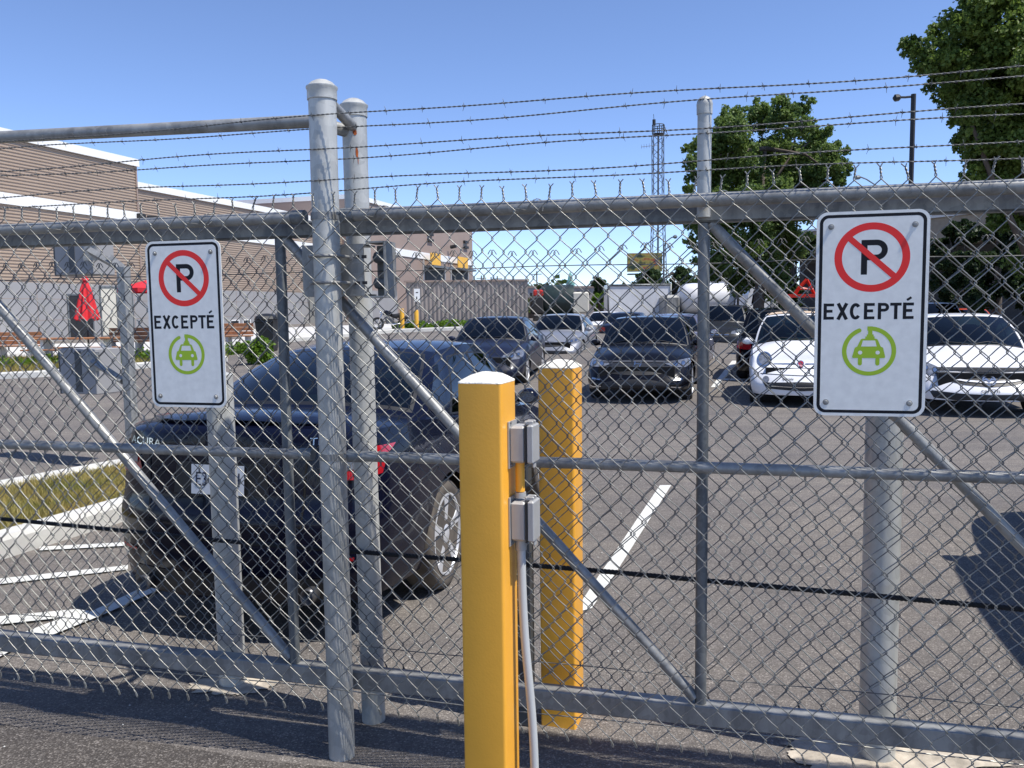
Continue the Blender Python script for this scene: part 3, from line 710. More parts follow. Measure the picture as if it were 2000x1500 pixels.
    mb = MB(); mb.poly([P3(cx+a, cy+b, .0034) for a, b in ((-.0165,-.0310),(.0160,-.0310),(.0205,-.0135),(-.0215,-.0135))])
    for sx in (-1, 1): mb.poly([P3(cx+sx*.0235+.0058*math.cos(R(q)), cy+.0045+.0058*math.sin(R(q)), .0034) for q in range(0, 360, 20)])
    par(mb.build('symbol_cutout', M['sign_white']), th)
    for a, b in ((-.111, .043), (.111, .043), (-.116, .560), (.109, .560)):
        mb = MB().lathe(P3(a, b, .003), [(.0085,0),(.0085,.0012),(.0055,.0014),(.0055,.0055),(.0045,.007),(.001,.0072)], 14, -NF)
        part(mb, 'bolt', M['galv'], th, autos=30)
    return th
sign((1702,412), (1697,812), 'right-hand no parking except electric cars sign, nearest and largest')
sign((358,470), (372,795), 'left-hand no parking except electric cars sign, farther and smaller')

# ================================================================ BOLLARDS and outlet boxes
def bollard(px_c, D, top_z, a, rot, label, group='yellow bollards by the gate'):
    base = Vector((px_c[0], px_c[1], 0)); th = thing('bollard', label, 'bollard', base, -R(rot), group)
    mb = MB(); ca = a/2; q = .009; rings = []
    prof = []
    for cx, cy, a0 in ((ca-q, -ca+q, -90), (ca-q, ca-q, 0), (-ca+q, ca-q, 90), (-ca+q, -ca+q, 180)):
        for i in range(5): w_ = R(a0+90*i/4); prof.append((cx+q*math.cos(w_), cy+q*math.sin(w_)))
    n = len(prof); vs = [Vector((x, y, 0)) for x, y in prof]+[Vector((x, y, top_z)) for x, y in prof]
    mb.add(vs, [(i, (i+1) % n, n+(i+1) % n, n+i) for i in range(n)]+[tuple(n+i for i in range(n))])
    o = mb.build('post_tube', M['yellow'], th, smooth=True, autos=50)
    mb = MB(); R_ = []
    for t_ in (1.005, .98, .9, .75, .55, .3, .05):
        h = .026*(1-t_**2.2)+.002
        R_.append([Vector((x*t_, y*t_, top_z+h+.0025*noise.noise(Vector((x*40, y*40, t_*5))))) for x, y in prof])
    vs = [Vector((x*1.005, y*1.005, top_z-.002)) for x, y in prof]
    for r_ in R_: vs += r_
    mb.add(vs, [(k_*n+i, k_*n+(i+1) % n, (k_+1)*n+(i+1) % n, (k_+1)*n+i) for k_ in range(7) for i in range(n)]+[tuple(7*n+i for i in range(n))])
    mb.build('concrete_cap', M['cap'], th, smooth=True)
    return th
# near bollard: centre about 2.42 m away
nb = at(956, 1100, 2.40); zb_top = at(957, 742, 2.42).z-.002
B1 = bollard((nb.x, nb.y), 0, zb_top, .130, 18, 'yellow square bollard in front of the fence, with outlet boxes on its side')
fb = g(1100, 1412); zf_top = at(1102, 717, fb.y).z
B2 = bollard((fb.x, fb.y+.03), 0, zf_top, .138, 18, 'yellow square bollard behind the gate mesh')
RB = R(-18); Ub = Vector((math.cos(RB), math.sin(RB), 0)); Nb = Vector((-math.sin(RB), math.cos(RB), 0)); B1c = Vector((nb.x, nb.y, 0))
AXB = (Ub, Nb, Vector((0,0,1)))
def bp(a, b, z): return B1c+Ub*a+Nb*b+Vector((0,0,z))
def zpx(px, py): return at(px, py, 2.40).z
for (yt, yb, lab) in ((829, 900, 'upper grey outlet box with flip cover on the near bollard'), (975, 1050, 'lower grey outlet box with flip cover on the near bollard, above the pipe')):
    z1, z0 = zpx(1020, yt), zpx(1020, yb); zc = (z0+z1)/2; hh = z1-z0
    th = thing('outlet_box', lab, 'outlet box', bp(.09, .0, zc), 0, 'outlet boxes on the near bollard')
    mb = MB(); mb.box(bp(.068, .02, zc-.002), (.004, .075, hh+.028), AXB); mb.box(bp(.092, .02, zc), (.044, .066, hh), AXB, bev=.006)
    part(mb, 'housing', M['box_grey'], th, autos=30)
    mb = MB(); mb.box(bp(.117, .02, zc), (.005, .070, hh+.006), AXB, bev=.001); part(mb, 'gasket', M['black_plastic'], th, autos=30)
    mb = MB(); mb.box(bp(.130, .02, zc+.002), (.019, .068, hh+.004), AXB, bev=.004)
    mb.box(bp(.133, .02, zc-hh/2-.008), (.006, .022, .018), AXB, bev=.003)
    for q in (-.012, .012): mb.box(bp(.122, .02+q, zc+hh/2+.008), (.026, .008, .014), AXB, bev=.003)
    mb.tube([bp(.112, .0, zc+hh/2+.009), bp(.112, .045, zc+hh/2+.009)], .0035, 8)
    part(mb, 'flip_cover', M['box_grey'], th, autos=30)
    mb = MB()
    for q in (1, -1): mb.lathe(bp(.070, .0, zc+q*(hh/2+.009)), [(.001,0),(.005,0),(.005,.003),(.001,.004)], 10, Ub)
    part(mb, 'screw', M['galv'], th, autos=30)
    if yt < 900: mbc = MB().tube([bp(.090, .02, z0-.001), bp(.090, .02, zpx(1020, 958))], .0135, 16)
z1 = zpx(1020, 962); z0 = zpx(1020, 1052)
th = thing('conduit', 'grey plastic pipe bending down beside the near bollard', 'pipe', bp(.09, .02, 0))
part(mbc, 'painted_nipple', M['yellow'], th)
mb = MB(); mb.tube([bp(.090, .02, z1-.012), bp(.090, .02, z1+.004)], .0165, 16); mb.tube([bp(.090, .02, z0-.03), bp(.090, .02, z0)], .0165, 16); part(mb, 'coupling', M['box_grey'], th)
pp = []
for i in range(25):
    t_ = i/24; z = z0-.02-(z0-.02)*t_; off = .032*(1/(1+math.exp(-(t_-.42)*9))) ; pp.append(bp(.090+off*1.15, .02, z))
part(MB().tube(pp, .0125, 18), 'pipe', M['pvc'], th)

# dark sensor post beside the far bollard
dp = Vector((fb.x-.145, fb.y+.0, 0))
th = thing('sensor_post', 'dark grey sensor post and box left of the far bollard', 'sensor post', dp)
zt_ = at(1043, 868, fb.y).z
mb = MB(); mb.box(dp+Vector((0,0,.45)), (.062, .05, .90), AXB, bev=.004); part(mb, 'channel_post', M['box_dark'], th, autos=30)
mb = MB(); mb.box(dp+Vector((.0,0,zt_-.07)), (.062, .09, .17), AXB, bev=.008); part(mb, 'sensor_box', M['box_dark'], th, autos=30)

# ================================================================ round guard posts with concrete footings
def footing(mb, c, r, seed):
    pts = []; n = 110
    for i in range(n):
        a_ = 2*math.pi*i/n; q = r*(1+.28*noise.noise(Vector((math.cos(a_)*1.5, math.sin(a_)*1.5, seed)))+.25*noise.noise(Vector((math.cos(a_)*5, math.sin(a_)*5, seed)))+.10*noise.noise(Vector((math.cos(a_)*16, math.sin(a_)*16, seed))))
        pts.append(Vector((c.x+q*math.cos(a_), c.y+q*math.sin(a_)*.62, .0058)))
    ctr = Vector((c.x, c.y, .014)); mb.add([ctr]+pts, [(0, 1+i, 1+(i+1) % n) for i in range(n)])
for (pb, ptop, dia, lb, rr_, sd) in (((455,1335), (440,735), .112, 'thick round galvanised guard post behind the left sign',   .19, 1.0), ((1712,1478), (1715,700), .122, 'thick round galvanised guard post below the right sign', .34, 4.0)):
    b_ = g(*pb); zt_ = at(*ptop, b_.y).z
    th = thing('guard_post', lb, 'post', b_, 0, 'round guard posts behind the gate')
    mb = MB(); round_post(mb, b_, b_+Vector((-.004, 0, zt_)), dia/2); part(mb, 'post_tube', M['galv_light'], th)
    part(MB().lathe(b_+Vector((-.004,0,zt_)), [(dia*.5,.0),(dia*.49,.008),(dia*.3,.016),(.002,.02)], 32), 'post_cap', M['galv_light'], th)
    mb = MB(); footing(mb, b_+Vector((.02,0,0)), rr_, sd); part(mb, 'concrete_footing', M['concrete'], th, smooth=False, autos=None)

# ================================================================ CARS
def smooth_curve(keys, n=400, win=.03):
    """keys: (t, value), t from 0 front to 1 rear"""
    xs_ = np.linspace(-.1, 1.1, n); ys_ = np.interp(xs_, [k_[0] for k_ in keys], [k_[1] for k_ in keys])
    m_ = max(1, int(win*n/1.2)); k_ = np.hanning(m_*2+3); k_ /= k_.sum(); p = len(k_)//2
    ys_ = np.convolve(np.pad(ys_, p, mode='edge'), k_, 'valid'); return lambda t: float(np.interp(t, xs_, ys_))
BASE_PLAN = [(0, .80), (.02, .87), (.06, .945), (.13, .985), (.25, 1), (.75, 1), (.9, .975), (.96, .93), (.985, .88), (1, .80)]
CARS = {
 'sedan': dict(L=4.8, W=1.84, H=1.45, sh=[(0,.60),(.04,.66),(.12,.74),(.27,.86),(.45,.92),(.7,.96),(.86,.98),(.96,.96),(1,.92)], top=[(0,.62),(.03,.70),(.10,.82),(.25,.95),(.32,.99),(.6,1.0),(.82,1.04),(.95,1.03),(1,.98)],
    axf=.195, axr=.785, wr=.325, cowl=.265, hdr=.43, rhd=.70, bk=.865, rw=.60, panes=[(.05,.45),(.49,.84)], z0=.24),
 'tl': dict(L=4.85, W=1.86, H=1.43, sh=[(0,.60),(.05,.68),(.12,.74),(.27,.86),(.45,.92),(.7,.98),(.86,1.04),(.96,1.05),(1,1.03)], top=[(0,.62),(.03,.70),(.10,.82),(.25,.95),(.32,.99),(.6,1.0),(.80,1.08),(.93,1.125),(.97,1.125),(1,1.105)],
    axf=.195, axr=.775, wr=.325, cowl=.265, hdr=.42, rhd=.66, bk=.845, rw=.60, panes=[(.05,.43),(.47,.80)], z0=.22),
 'mini': dict(L=3.60, W=1.64, H=1.49, sh=[(0,.62),(.05,.72),(.15,.83),(.3,.93),(.6,.97),(.9,.98),(1,.95)], top=[(0,.64),(.04,.78),(.12,.93),(.22,1.02),(.3,1.04),(.7,1.04),(.95,1.0),(1,.96)],
    axf=.20, axr=.84, wr=.295, cowl=.235, hdr=.42, rhd=.88, bk=.985, rw=.60, panes=[(.07,.56),(.62,.92)], z0=.20),
 'suv': dict(L=4.6, W=1.85, H=1.68, sh=[(0,.74),(.04,.84),(.12,.92),(.27,1.02),(.6,1.06),(.9,1.08),(1,1.05)], top=[(0,.76),(.03,.88),(.10,1.0),(.24,1.10),(.32,1.13),(.7,1.13),(.95,1.1),(1,1.06)],
    axf=.195, axr=.79, wr=.36, cowl=.25, hdr=.40, rhd=.90, bk=.985, rw=.62, panes=[(.05,.38),(.41,.70),(.74,.93)], z0=.30),
}
def build_car(kind, label, cat, pos, heading, paint_m, group, gl='glass', rim='rim', opts=(), tyre='tyre', name=None, scale=1.0):
    """heading: direction the car points (radians clockwise from +Y); pos: ground centre"""
    S = CARS[kind]; L_, W_, H_ = S['L'], S['W'], S['H']
    th = thing(name or 'parked_car', label, cat, pos, math.pi/2-heading, group); th.scale = (scale,)*3
    sh, tp = smooth_curve(S['sh']), smooth_curve(S['top']); pl = smooth_curve(S.get('plan', BASE_PLAN), win=.012)
    bul = .16; z0 = S['z0']; hw = W_/2
    X = lambda t: L_/2-bul-(L_-2*bul)*t
    TX = lambda x: (L_/2-bul-x)/(L_-2*bul)
    axf, axr = X(S['axf']-.01), X(S['axr']); wr = S['wr']
    wz = smooth_curve([(0,.90),(.12,.955),(.3,.99),(.5,1),(.72,.992),(.88,.965),(1,.925)], win=.02)
    fsh = smooth_curve([(0,-.05),(.2,-.035),(.33,0),(.52,0),(.62,-.05),(.75,-.13),(.9,-.25),(1,-.32)]) if kind != 'suv' else smooth_curve([(0,-.05),(.2,0),(.6,0),(.75,-.05),(.9,-.13),(1,-.2)])
    rsh = smooth_curve([(0,-.06),(.2,-.03),(.36,0),(.56,0),(.60,-.03),(.8,-.05),(1,-.07)])
    ts = sorted(set([round(v, 5) for v in list(np.linspace(0, 1, 74))+list(np.linspace(0, .07, 8))+list(np.linspace(.93, 1, 8))]))
    nl = 18; nt_ = 6
    def section(t):
        x = X(t); w = hw*pl(t); zs = sh(t); zt = max(tp(t), zs+.012); lo = z0
        for ax in (axf, axr):
            d = abs(x-ax)
            if d < wr+.045: lo = max(lo, wr+math.sqrt((wr+.045)**2-d*d))
        lo = min(lo, zs-.06); P = []
        for i in range(nl+1):
            z = lo+(zs-lo)*i/nl; P.append((w*wz((z-.15)/(zs-.15)), z))
        wt = P[-1][0]
        for i in range(1, nt_+1):
            y = wt*math.cos(i/nt_*math.pi/2)
            P.append((y, zs+(zt-zs)*(1-(y/wt)**2.6)))
        return x, P, zs
    rowsv = []; nh = nl+nt_+1
    for t in ts:
        x, P, zs = section(t); rv = []
        ef = math.exp(-(t/.11)**1.3); er = math.exp(-((1-t)/.11)**1.3)
        def sx(z): q = z/max(zs, .3)*.9; return fsh(min(q, 1))*ef-rsh(min(q, 1))*er
        for y, z in P: rv.append(Vector((x+sx(z), y, z)))
        for y, z in reversed(P[:-1]): rv.append(Vector((x+sx(z), -y, z)))
        rowsv.append(rv)
    body = MB(); body.grid(rowsv)
    # end caps
    ny = 16
    for ri, sg in ((0, 1), (-1, -1)):
        rv = rowsv[ri]; n = len(rv); g_ = []
        for i in range(nh-1):
            a, b = rv[i], rv[n-1-i]; row = []
            for j_ in range(ny+1):
                q = j_/ny*2-1; p = a.lerp(b, j_/ny); p = p.copy(); wt = abs(a.y)/max(abs(rv[0].y), .01)
                p.x += sg*bul*(1-abs(q)**2.4)*min(1, wt*1.1); 
                if i >= nl: p.z = a.z+(rv[nh-1].z-a.z)*0
                row.append(p)
            g_.append(row)
        top = rv[nh-1]
        body.grid(g_ if sg > 0 else [list(reversed(r_)) for r_ in g_])
    # greenhouse patches
    cw, hd, rh, bk = S['cowl'], S['hdr'], S['rhd'], S['bk']; rwid = S['rw']*hw*1.12
    tA, tC = cw+.055, bk-.0
    zr = H_-.055
    def ftop(v): return Vector((X(hd+.018*v*v), rwid*v, H_-.02-(.035)*abs(v)**3))
    def rtop(v): return Vector((X(rh-.012*v*v), rwid*.96*v, H_-.03-(.035)*abs(v)**3))
    def roofp(u, v):
        p = ftop(v).lerp(rtop(v), u); p.z += .028*math.sin(math.pi*u); p.y *= 1+.03*math.sin(math.pi*u); return p
    def belt(t, k_=1.0): return Vector((X(t), hw*pl(t)*wz(1)*.975*k_, sh(t)-.005))
    def fbot(v):
        e = belt(tA); c = Vector((X(cw-.012), 0, tp(cw)-.01)); return Vector((c.x+(e.x-c.x)*abs(v)**2, e.y*v, c.z+(e.z-c.z)*abs(v)**3))
    def rbot(v):
        e = belt(tC-.03); c = Vector((X(bk+.01), 0, tp(bk)-.008)); return Vector((c.x+(e.x-c.x)*abs(v)**2.5, e.y*v, c.z+(e.z-c.z)*abs(v)**3))
    def ws(t_, v):
        p = fbot(v).lerp(ftop(v), t_); p.y += .025*v*math.sin(math.pi*t_); p.x += .02*math.sin(math.pi*t_)*(1-abs(v)); p.z += .035*math.sin(math.pi*t_); return p
    def rwn(t_, v):
        p = rbot(v).lerp(rtop(v), t_); p.y += .025*v*math.sin(math.pi*t_); p.z += .03*math.sin(math.pi*t_); return p
    eA, eC = fbot(1), rbot(1)
    def side(u, t_, sg):
        tt = TX(eA.x)+(TX(eC.x)-TX(eA.x))*u; b = belt(tt); b.x = eA.x+(eC.x-eA.x)*u; T = roofp(u, 1.0)
        p = b.lerp(T, t_); p.y += .025*math.sin(math.pi*t_); p.z += (.035*(1-u)+.03*u)*math.sin(math.pi*t_)*max(0, (1-min(u, 1-u)*12)); p.y *= sg; return p
    def lines(segs, n=6):
        out = []
        for a, b in zip(segs[:-1], segs[1:]):
            k_ = max(1, int((b-a)*24)); out += [a+(b-a)*i/k_ for i in range(k_)]
        return out+[segs[-1]]
    def patch(fn, us, vs_, regions, flip=False):
        """regions: list of (umin,umax,vmin,vmax,MB)"""
        for i in range(len(us)-1):
            for j_ in range(len(vs_)-1):
                uc, vc = (us[i]+us[i+1])/2, (vs_[j_]+vs_[j_+1])/2; tgt = body
                for (a, b, c, d, mb_) in regions:
                    if a <= uc <= b and c <= vc <= d: tgt = mb_; break
                q = [fn(us[i], vs_[j_]), fn(us[i+1], vs_[j_]), fn(us[i+1], vs_[j_+1]), fn(us[i], vs_[j_+1])]
                tgt.add(q if not flip else q[::-1], [(0,1,2,3)])
    wsm, rwm, trim = MB(), MB(), MB()
    patch(ws, lines([0,.03,.06,.94,1]), lines([-1,-.955,-.93,.93,.955,1]), [(.06,.94,-.93,.93,wsm), (.03,.95,-.955,.955,trim)], True)
    patch(rwn, lines([0,.05,.09,.90,.93,1]), lines([-1,-.90,-.87,.87,.90,1]), [(.09,.90,-.87,.87,rwm), (.05,.93,-.90,.90,trim)])
    if 'hatchpost' in opts: pass
    patch(roofp, lines([0,.5,1]), lines([-1,0,1]), [], True)
    sides = []
    us = sorted(set([0, 1]+[v for p in S['panes'] for v in p]+[S['panes'][0][0]-.015, S['panes'][-1][1]+.02]))
    for sg in (1, -1):
        regs = []
        for a, b in S['panes']: m_ = MB(); sides.append(m_); regs.append((a, b, .07, .86, m_))
        regs.append((S['panes'][0][0]-.015, S['panes'][-1][1]+.02, .045, .885, trim))
        patch(lambda u, t_: side(u, t_, sg), lines(us), lines([0,.045,.07,.86,.885,1]), regs, sg < 0)
    def fin(mb, name, m_, parent=th, autos=40):
        o = mb.build(name, m_, parent, smooth=True)
        bm = bmesh.new(); bm.from_mesh(o.data); bmesh.ops.remove_doubles(bm, verts=bm.verts, dist=.0006)
        bmesh.ops.recalc_face_normals(bm, faces=bm.faces); bm.to_mesh(o.data); bm.free()
        if autos: md = o.modifiers.new('edge', 'EDGE_SPLIT'); md.split_angle = R(autos)
        return o
    bo = fin(body, 'body', paint_m)
    bvh = BVHTree.FromPolygons([v for v in body.v], body.f)
    fin(wsm, 'windshield', M[gl]); fin(rwm, 'rear_window', M[gl]); fin(trim, 'window_trim', M['black_plastic'])
    for m_ in sides: fin(m_, 'side_window', M[gl])
    # projected panels
    def panel(mb, bot, top, axis, off=.004, nu=10, nv=4):
        """bot/top polylines in the view plane: (y,z) for front/rear, (x,z) for side; follow the body surface"""
        dr = {'f': Vector((-1,0,0)), 'r': Vector((1,0,0)), 'l': Vector((0,-1,0)), 'R': Vector((0,1,0)), 't': Vector((0,0,-1))}[axis]
        def interp(pl_, s):
            q = s*(len(pl_)-1); i = min(int(q), len(pl_)-2); f = q-i; return (pl_[i][0]*(1-f)+pl_[i+1][0]*f, pl_[i][1]*(1-f)+pl_[i+1][1]*f)
        rws = []; last = None
        for j_ in range(nv+1):
            row = []
            for i in range(nu+1):
                a = interp(bot, i/nu); b = interp(top, i/nu); y = a[0]+(b[0]-a[0])*j_/nv; z = a[1]+(b[1]-a[1])*j_/nv
                o_ = {'f': Vector((4, y, z)), 'r': Vector((-4, y, z)), 'l': Vector((y, 3, z)), 'R': Vector((y, -3, z)), 't': Vector((y, z, 3))}[axis]
                h = bvh.ray_cast(o_, dr)
                if h[0] is None: p = last.copy() if last is not None else o_+dr*2.5; nrm = -dr
                else: p = h[0]; nrm = h[1] if h[1].dot(dr) < 0 else -h[1]
                last = p; row.append(p+nrm*off*.6-dr*off*.6)
            rws.append(row)
        mb.grid(rws); return rws
    def P(name, bots, m_, axis, off=.004, parent=th, nu=10, nv=4, sym=False):
        mb = MB()
        for bt, tpn in bots:
            panel(mb, bt, tpn, axis, off, nu, nv)
            if sym: panel(mb, [(-a, b) for a, b in bt], [(-a, b) for a, b in tpn], axis, off, nu, nv)
        o = mb.build(name, M[m_] if isinstance(m_, str) else m_, parent, smooth=True); return o
    hz = sh(0.0)                         # height of the hood edge
    W2 = hw
    view = 'front' if 'rearview' not in opts else 'rear'
    # ---- front end
    if 'mini' == kind:
        for sg in (1, -1):
            mb = MB(); rws = []
            for k_ in range(7): pass
            c = (sg*.56, .74); pts_o = [(c[0]+.105*math.cos(a_), c[1]+.105*math.sin(a_)) for a_ in np.linspace(0, 2*math.pi, 25)]
            lo = [c]*25; panel(mb, lo, pts_o, 'f', .012, 24, 3); hl = mb.build('headlight', M['lamp_clear'], th, smooth=True)
            mb = MB(); rg = [(c[0]+.092*math.cos(a_), c[1]+.092*math.sin(a_)) for a_ in np.linspace(0, 2*math.pi, 25)]
            ro = [(c[0]+.115*math.cos(a_), c[1]+.115*math.sin(a_)) for a_ in np.linspace(0, 2*math.pi, 25)]
            panel(mb, rg, ro, 'f', .018, 24, 1); mb.build('lamp_ring', M['chrome'], hl, smooth=True)
            mb = MB(); c2 = (sg*.53, .44); panel(mb, [c2]*17, [(c2[0]+.05*math.cos(a_), c2[1]+.05*math.sin(a_)) for a_ in np.linspace(0, 2*math.pi, 17)], 'f', .010, 16, 2); mb.build('fog_light', M['lamp_clear'], th, smooth=True)
        P('lower_intake', [([(-.52,.30),(0,.27),(.52,.30)], [(-.58,.39),(0,.41),(.58,.39)])], 'black_plastic', 'f', .006, nu=20)
        P('bumper_seam', [([(-.62,.52),(0,.50),(.62,.52)], [(-.62,.53),(0,.51),(.62,.53)])], 'black_plastic', 'f', .004, nu=20, nv=1)
        P('chrome_strip', [([(-.42,.665),(-.07,.66)], [(-.42,.677),(-.07,.675)]), ([(.42,.665),(.07,.66)], [(.42,.677),(.07,.675)]), ([(-.45,.335),(0,.32),(.45,.335)], [(-.45,.347),(0,.332),(.45,.347)])], 'chrome', 'f', .012, nu=12, nv=1)
        c = (0, .67); mb = MB(); panel(mb, [c]*21, [(c[0]+.052*math.cos(a_), c[1]+.052*math.sin(a_)) for a_ in np.linspace(0, 2*math.pi, 21)], 'f', .014, 20, 2); em = mb.build('badge', M['chrome'], th, smooth=True)
        mb = MB(); panel(mb, [c]*21, [(c[0]+.038*math.cos(a_), c[1]+.038*math.sin(a_)) for a_ in np.linspace(0, 2*math.pi, 21)], 'f', .017, 20, 2); mb.build('badge_disc', M['tail_red'], em, smooth=True)
    else:
        zA = hz-.02 if kind != 'suv' else hz-.05
        if 'mazda' in opts:
            hlb, hlt = [(.52,.585),(.66,.56),(.80,.60),(.86,.66)], [(.50,.62),(.62,.70),(.76,.76),(.85,.76)]
        elif 'accord' in opts:
            hlb, hlt = [(.44,.655),(.62,.60),(.80,.60),(.865,.64)], [(.44,.69),(.62,.70),(.80,.73),(.865,.74)]
        elif kind == 'suv': hlb, hlt = [(.46,.72),(.62,.70),(.80,.74),(.86,.78)], [(.46,.80),(.62,.83),(.80,.88),(.86,.90)]
        else: hlb, hlt = [(.42,.60),(.60,.56),(.78,.58),(.85,.63)], [(.45,.66),(.60,.71),(.78,.76),(.85,.76)]
        k_ = W2/.92
        for sg in (1, -1):
            mb = MB(); panel(mb, [(sg*a*k_, b) for a, b in hlb], [(sg*a*k_, b) for a, b in hlt], 'f', .006, 14, 5); hl = mb.build('headlight', M['lamp_clear'], th, smooth=True)
            for yy, rr_ in ((.63, .036), (.755, .030)):
                c = (sg*yy*k_, (np.interp(yy, [q[0] for q in hlb], [q[1] for q in hlb])+np.interp(yy, [q[0] for q in hlt], [q[1] for q in hlt]))/2)
                mb = MB(); panel(mb, [c]*13, [(c[0]+rr_*math.cos(a_), c[1]+rr_*math.sin(a_)) for a_ in np.linspace(0, 2*math.pi, 13)], 'f', .011, 12, 2); mb.build('lamp_lens', M['chrome'], hl, smooth=True)
                mb = MB(); panel(mb, [(c[0]+rr_*math.cos(a_), c[1]+rr_*math.sin(a_)) for a_ in np.linspace(0, 2*math.pi, 13)], [(c[0]+rr_*1.3*math.cos(a_), c[1]+rr_*1.3*math.sin(a_)) for a_ in np.linspace(0, 2*math.pi, 13)], 'f', .010, 12, 1); mb.build('lamp_bezel', M['black_plastic'], hl, smooth=True)
        if 'mazda' in opts:
            P('grille', [([(-.50,.50),(-.3,.455),(0,.43),(.3,.455),(.50,.50)], [(-.55,.56),(-.3,.575),(0,.58),(.3,.575),(.55,.56)])], 'black_plastic', 'f', .006, nu=24, nv=6)
            P('grille_bar', [([(-.52,.535),(-.3,.50),(0,.48),(.3,.50),(.52,.535)], [(-.52,.55),(-.3,.522),(0,.505),(.3,.522),(.52,.55)])], paint_m, 'f', .016, nu=24, nv=2)
            P('bug_guard', [([(-.60,.64),(-.3,.625),(0,.62),(.3,.625),(.60,.64)], [(-.62,.675),(-.3,.675),(0,.675),(.3,.675),(.62,.675)])], 'black_plastic', 'f', .02, nu=24, nv=2)
            P('lower_intake', [([(-.70,.27),(-.35,.235),(0,.225),(.35,.235),(.70,.27)], [(-.76,.375),(-.35,.34),(0,.33),(.35,.34),(.76,.375)])], 'black_plastic', 'f', .006, nu=24, nv=4)
            c = (0, .515)
            mb = MB(); panel(mb, [(c[0]+.070*math.cos(a_), c[1]+.052*math.sin(a_)) for a_ in np.linspace(0, 2*math.pi, 29)], [(c[0]+.088*math.cos(a_), c[1]+.068*math.sin(a_)) for a_ in np.linspace(0, 2*math.pi, 29)], 'f', .026, 28, 1)
            panel(mb, [(-.066, .515), (-.03, .515), (0, .492), (.03, .515), (.066, .515)], [(-.066, .532), (-.03, .545), (0, .512), (.03, .545), (.066, .532)], 'f', .026, 16, 1); mb.build('badge', M['chrome'], th, smooth=True)
        elif 'accord' in opts:
            P('grille', [([(-.42,.50),(-.2,.485),(0,.48),(.2,.485),(.42,.50)], [(-.46,.66),(-.2,.665),(0,.67),(.2,.665),(.46,.66)])], 'black_plastic', 'f', .005, nu=20, nv=4)
            P('grille_chrome', [([(-.62,.665),(-.3,.67),(0,.672),(.3,.67),(.62,.665)], [(-.62,.69),(-.3,.70),(0,.705),(.3,.70),(.62,.69)])], 'rim_dark', 'f', .014, nu=20, nv=1)
            P('lower_intake', [([(-.60,.25),(-.3,.22),(0,.21),(.3,.22),(.60,.25)], [(-.52,.36),(-.3,.40),(0,.42),(.3,.40),(.52,.36)])], 'black_plastic', 'f', .005, nu=20, nv=3)
            P('chrome_strip', [([(.58,.285),(.72,.27),(.84,.31)], [(.58,.30),(.72,.29),(.84,.335)]), ([(.60,.39),(.75,.40)], [(.60,.41),(.75,.43)])], 'chrome', 'f', .012, nu=10, nv=2, sym=True)
            mb = MB()
            for bt, tt in (([(-.055,.60),(-.038,.60)], [(-.065,.685),(-.048,.685)]), ([(.038,.60),(.055,.60)], [(.048,.685),(.065,.685)]), ([(-.04,.635),(.04,.635)], [(-.04,.65),(.04,.65)])): panel(mb, bt, tt, 'f', .026, 3, 2)
            mb.build('badge', M['chrome'], th, smooth=True)
        else:
            zg = 0.12 if kind == 'suv' else 0
            P('grille', [([(-.36,.50+zg),(0,.48+zg),(.36,.50+zg)], [(-.42,.62+zg),(0,.64+zg),(.42,.62+zg)])], 'black_plastic', 'f', .006, nu=16)
            P('lower_intake', [([(-.55,.26+zg*.6),(0,.23+zg*.6),(.55,.26+zg*.6)], [(-.60,.37+zg*.6),(0,.38+zg*.6),(.60,.37+zg*.6)])], 'black_plastic', 'f', .006, nu=16)
            P('grille_chrome', [([(-.40,.555+zg),(0,.555+zg),(.40,.555+zg)], [(-.40,.575+zg),(0,.58+zg),(.40,.575+zg)])], 'chrome', 'f', .014, nu=16, nv=1)
    # ---- rear end
    hr = sh(1.0)
    if 'tl' == kind:
        for sg in (1, -1):
            mb = MB(); panel(mb, [(sg*.56,.845),(sg*.68,.82),(sg*.78,.82),(sg*.835,.835)], [(sg*.60,.93),(sg*.68,.955),(sg*.78,.972),(sg*.845,.965)], 'r', .008, 14, 6); tl = mb.build('tail_light', M['tail_red'], th, smooth=True)
            x_ = X(.985); ax_n = 'l' if sg > 0 else 'R'
            mb = MB(); panel(mb, [(sg*.60,.875),(sg*.76,.87)], [(sg*.60,.915),(sg*.76,.925)], 'r', .012, 8, 3); mb.build('reverse_lens', M['lamp_clear'], tl, smooth=True)
        P('licence_recess', [([(-.30,.745),(.30,.745)], [(-.28,.905),(.28,.905)])], 'black_plastic', 'r', .004, nu=10)
        pt = P('licence_plate', [([(-.165,.75),(.165,.75)], [(-.165,.895),(.165,.895)])], 'plate', 'r', .018, nu=8)
        P('trunk_seam', [([(-.48,.60),(.48,.60)], [(-.48,.606),(.48,.606)]), ([(-.485,.60),(-.475,.60)], [(-.505,.97),(-.495,.97)]), ([(.475,.60),(.485,.60)], [(.495,.97),(.505,.97)])], 'under', 'r', .003, nu=10, nv=6)
        P('lower_diffuser', [([(-.70,.235),(0,.235),(.70,.235)], [(-.62,.345),(0,.36),(.62,.345)])], 'black_plastic', 'r', .004, nu=16)
        P('bumper_reflector', [([(.60,.42),(.74,.43)], [(.60,.436),(.74,.448)])], 'tail_red', 'r', .005, nu=8, nv=1, sym=True)
        for sg in (1, -1): MB().lathe(Vector((-L_/2+.10, sg*.52, .27)), [(.036,0),(.04,0),(.04,.08),(.035,.08),(.03,.02)], 20, Vector((-1,0,0))).build('exhaust_tip', M['rim_dark'], th, smooth=True)
        P('deck_lip', [([(-.62,1.075),(0,1.095),(.62,1.075)], [(-.60,1.09),(0,1.112),(.60,1.09)])], paint_m, 'r', .03, nu=16, nv=2)
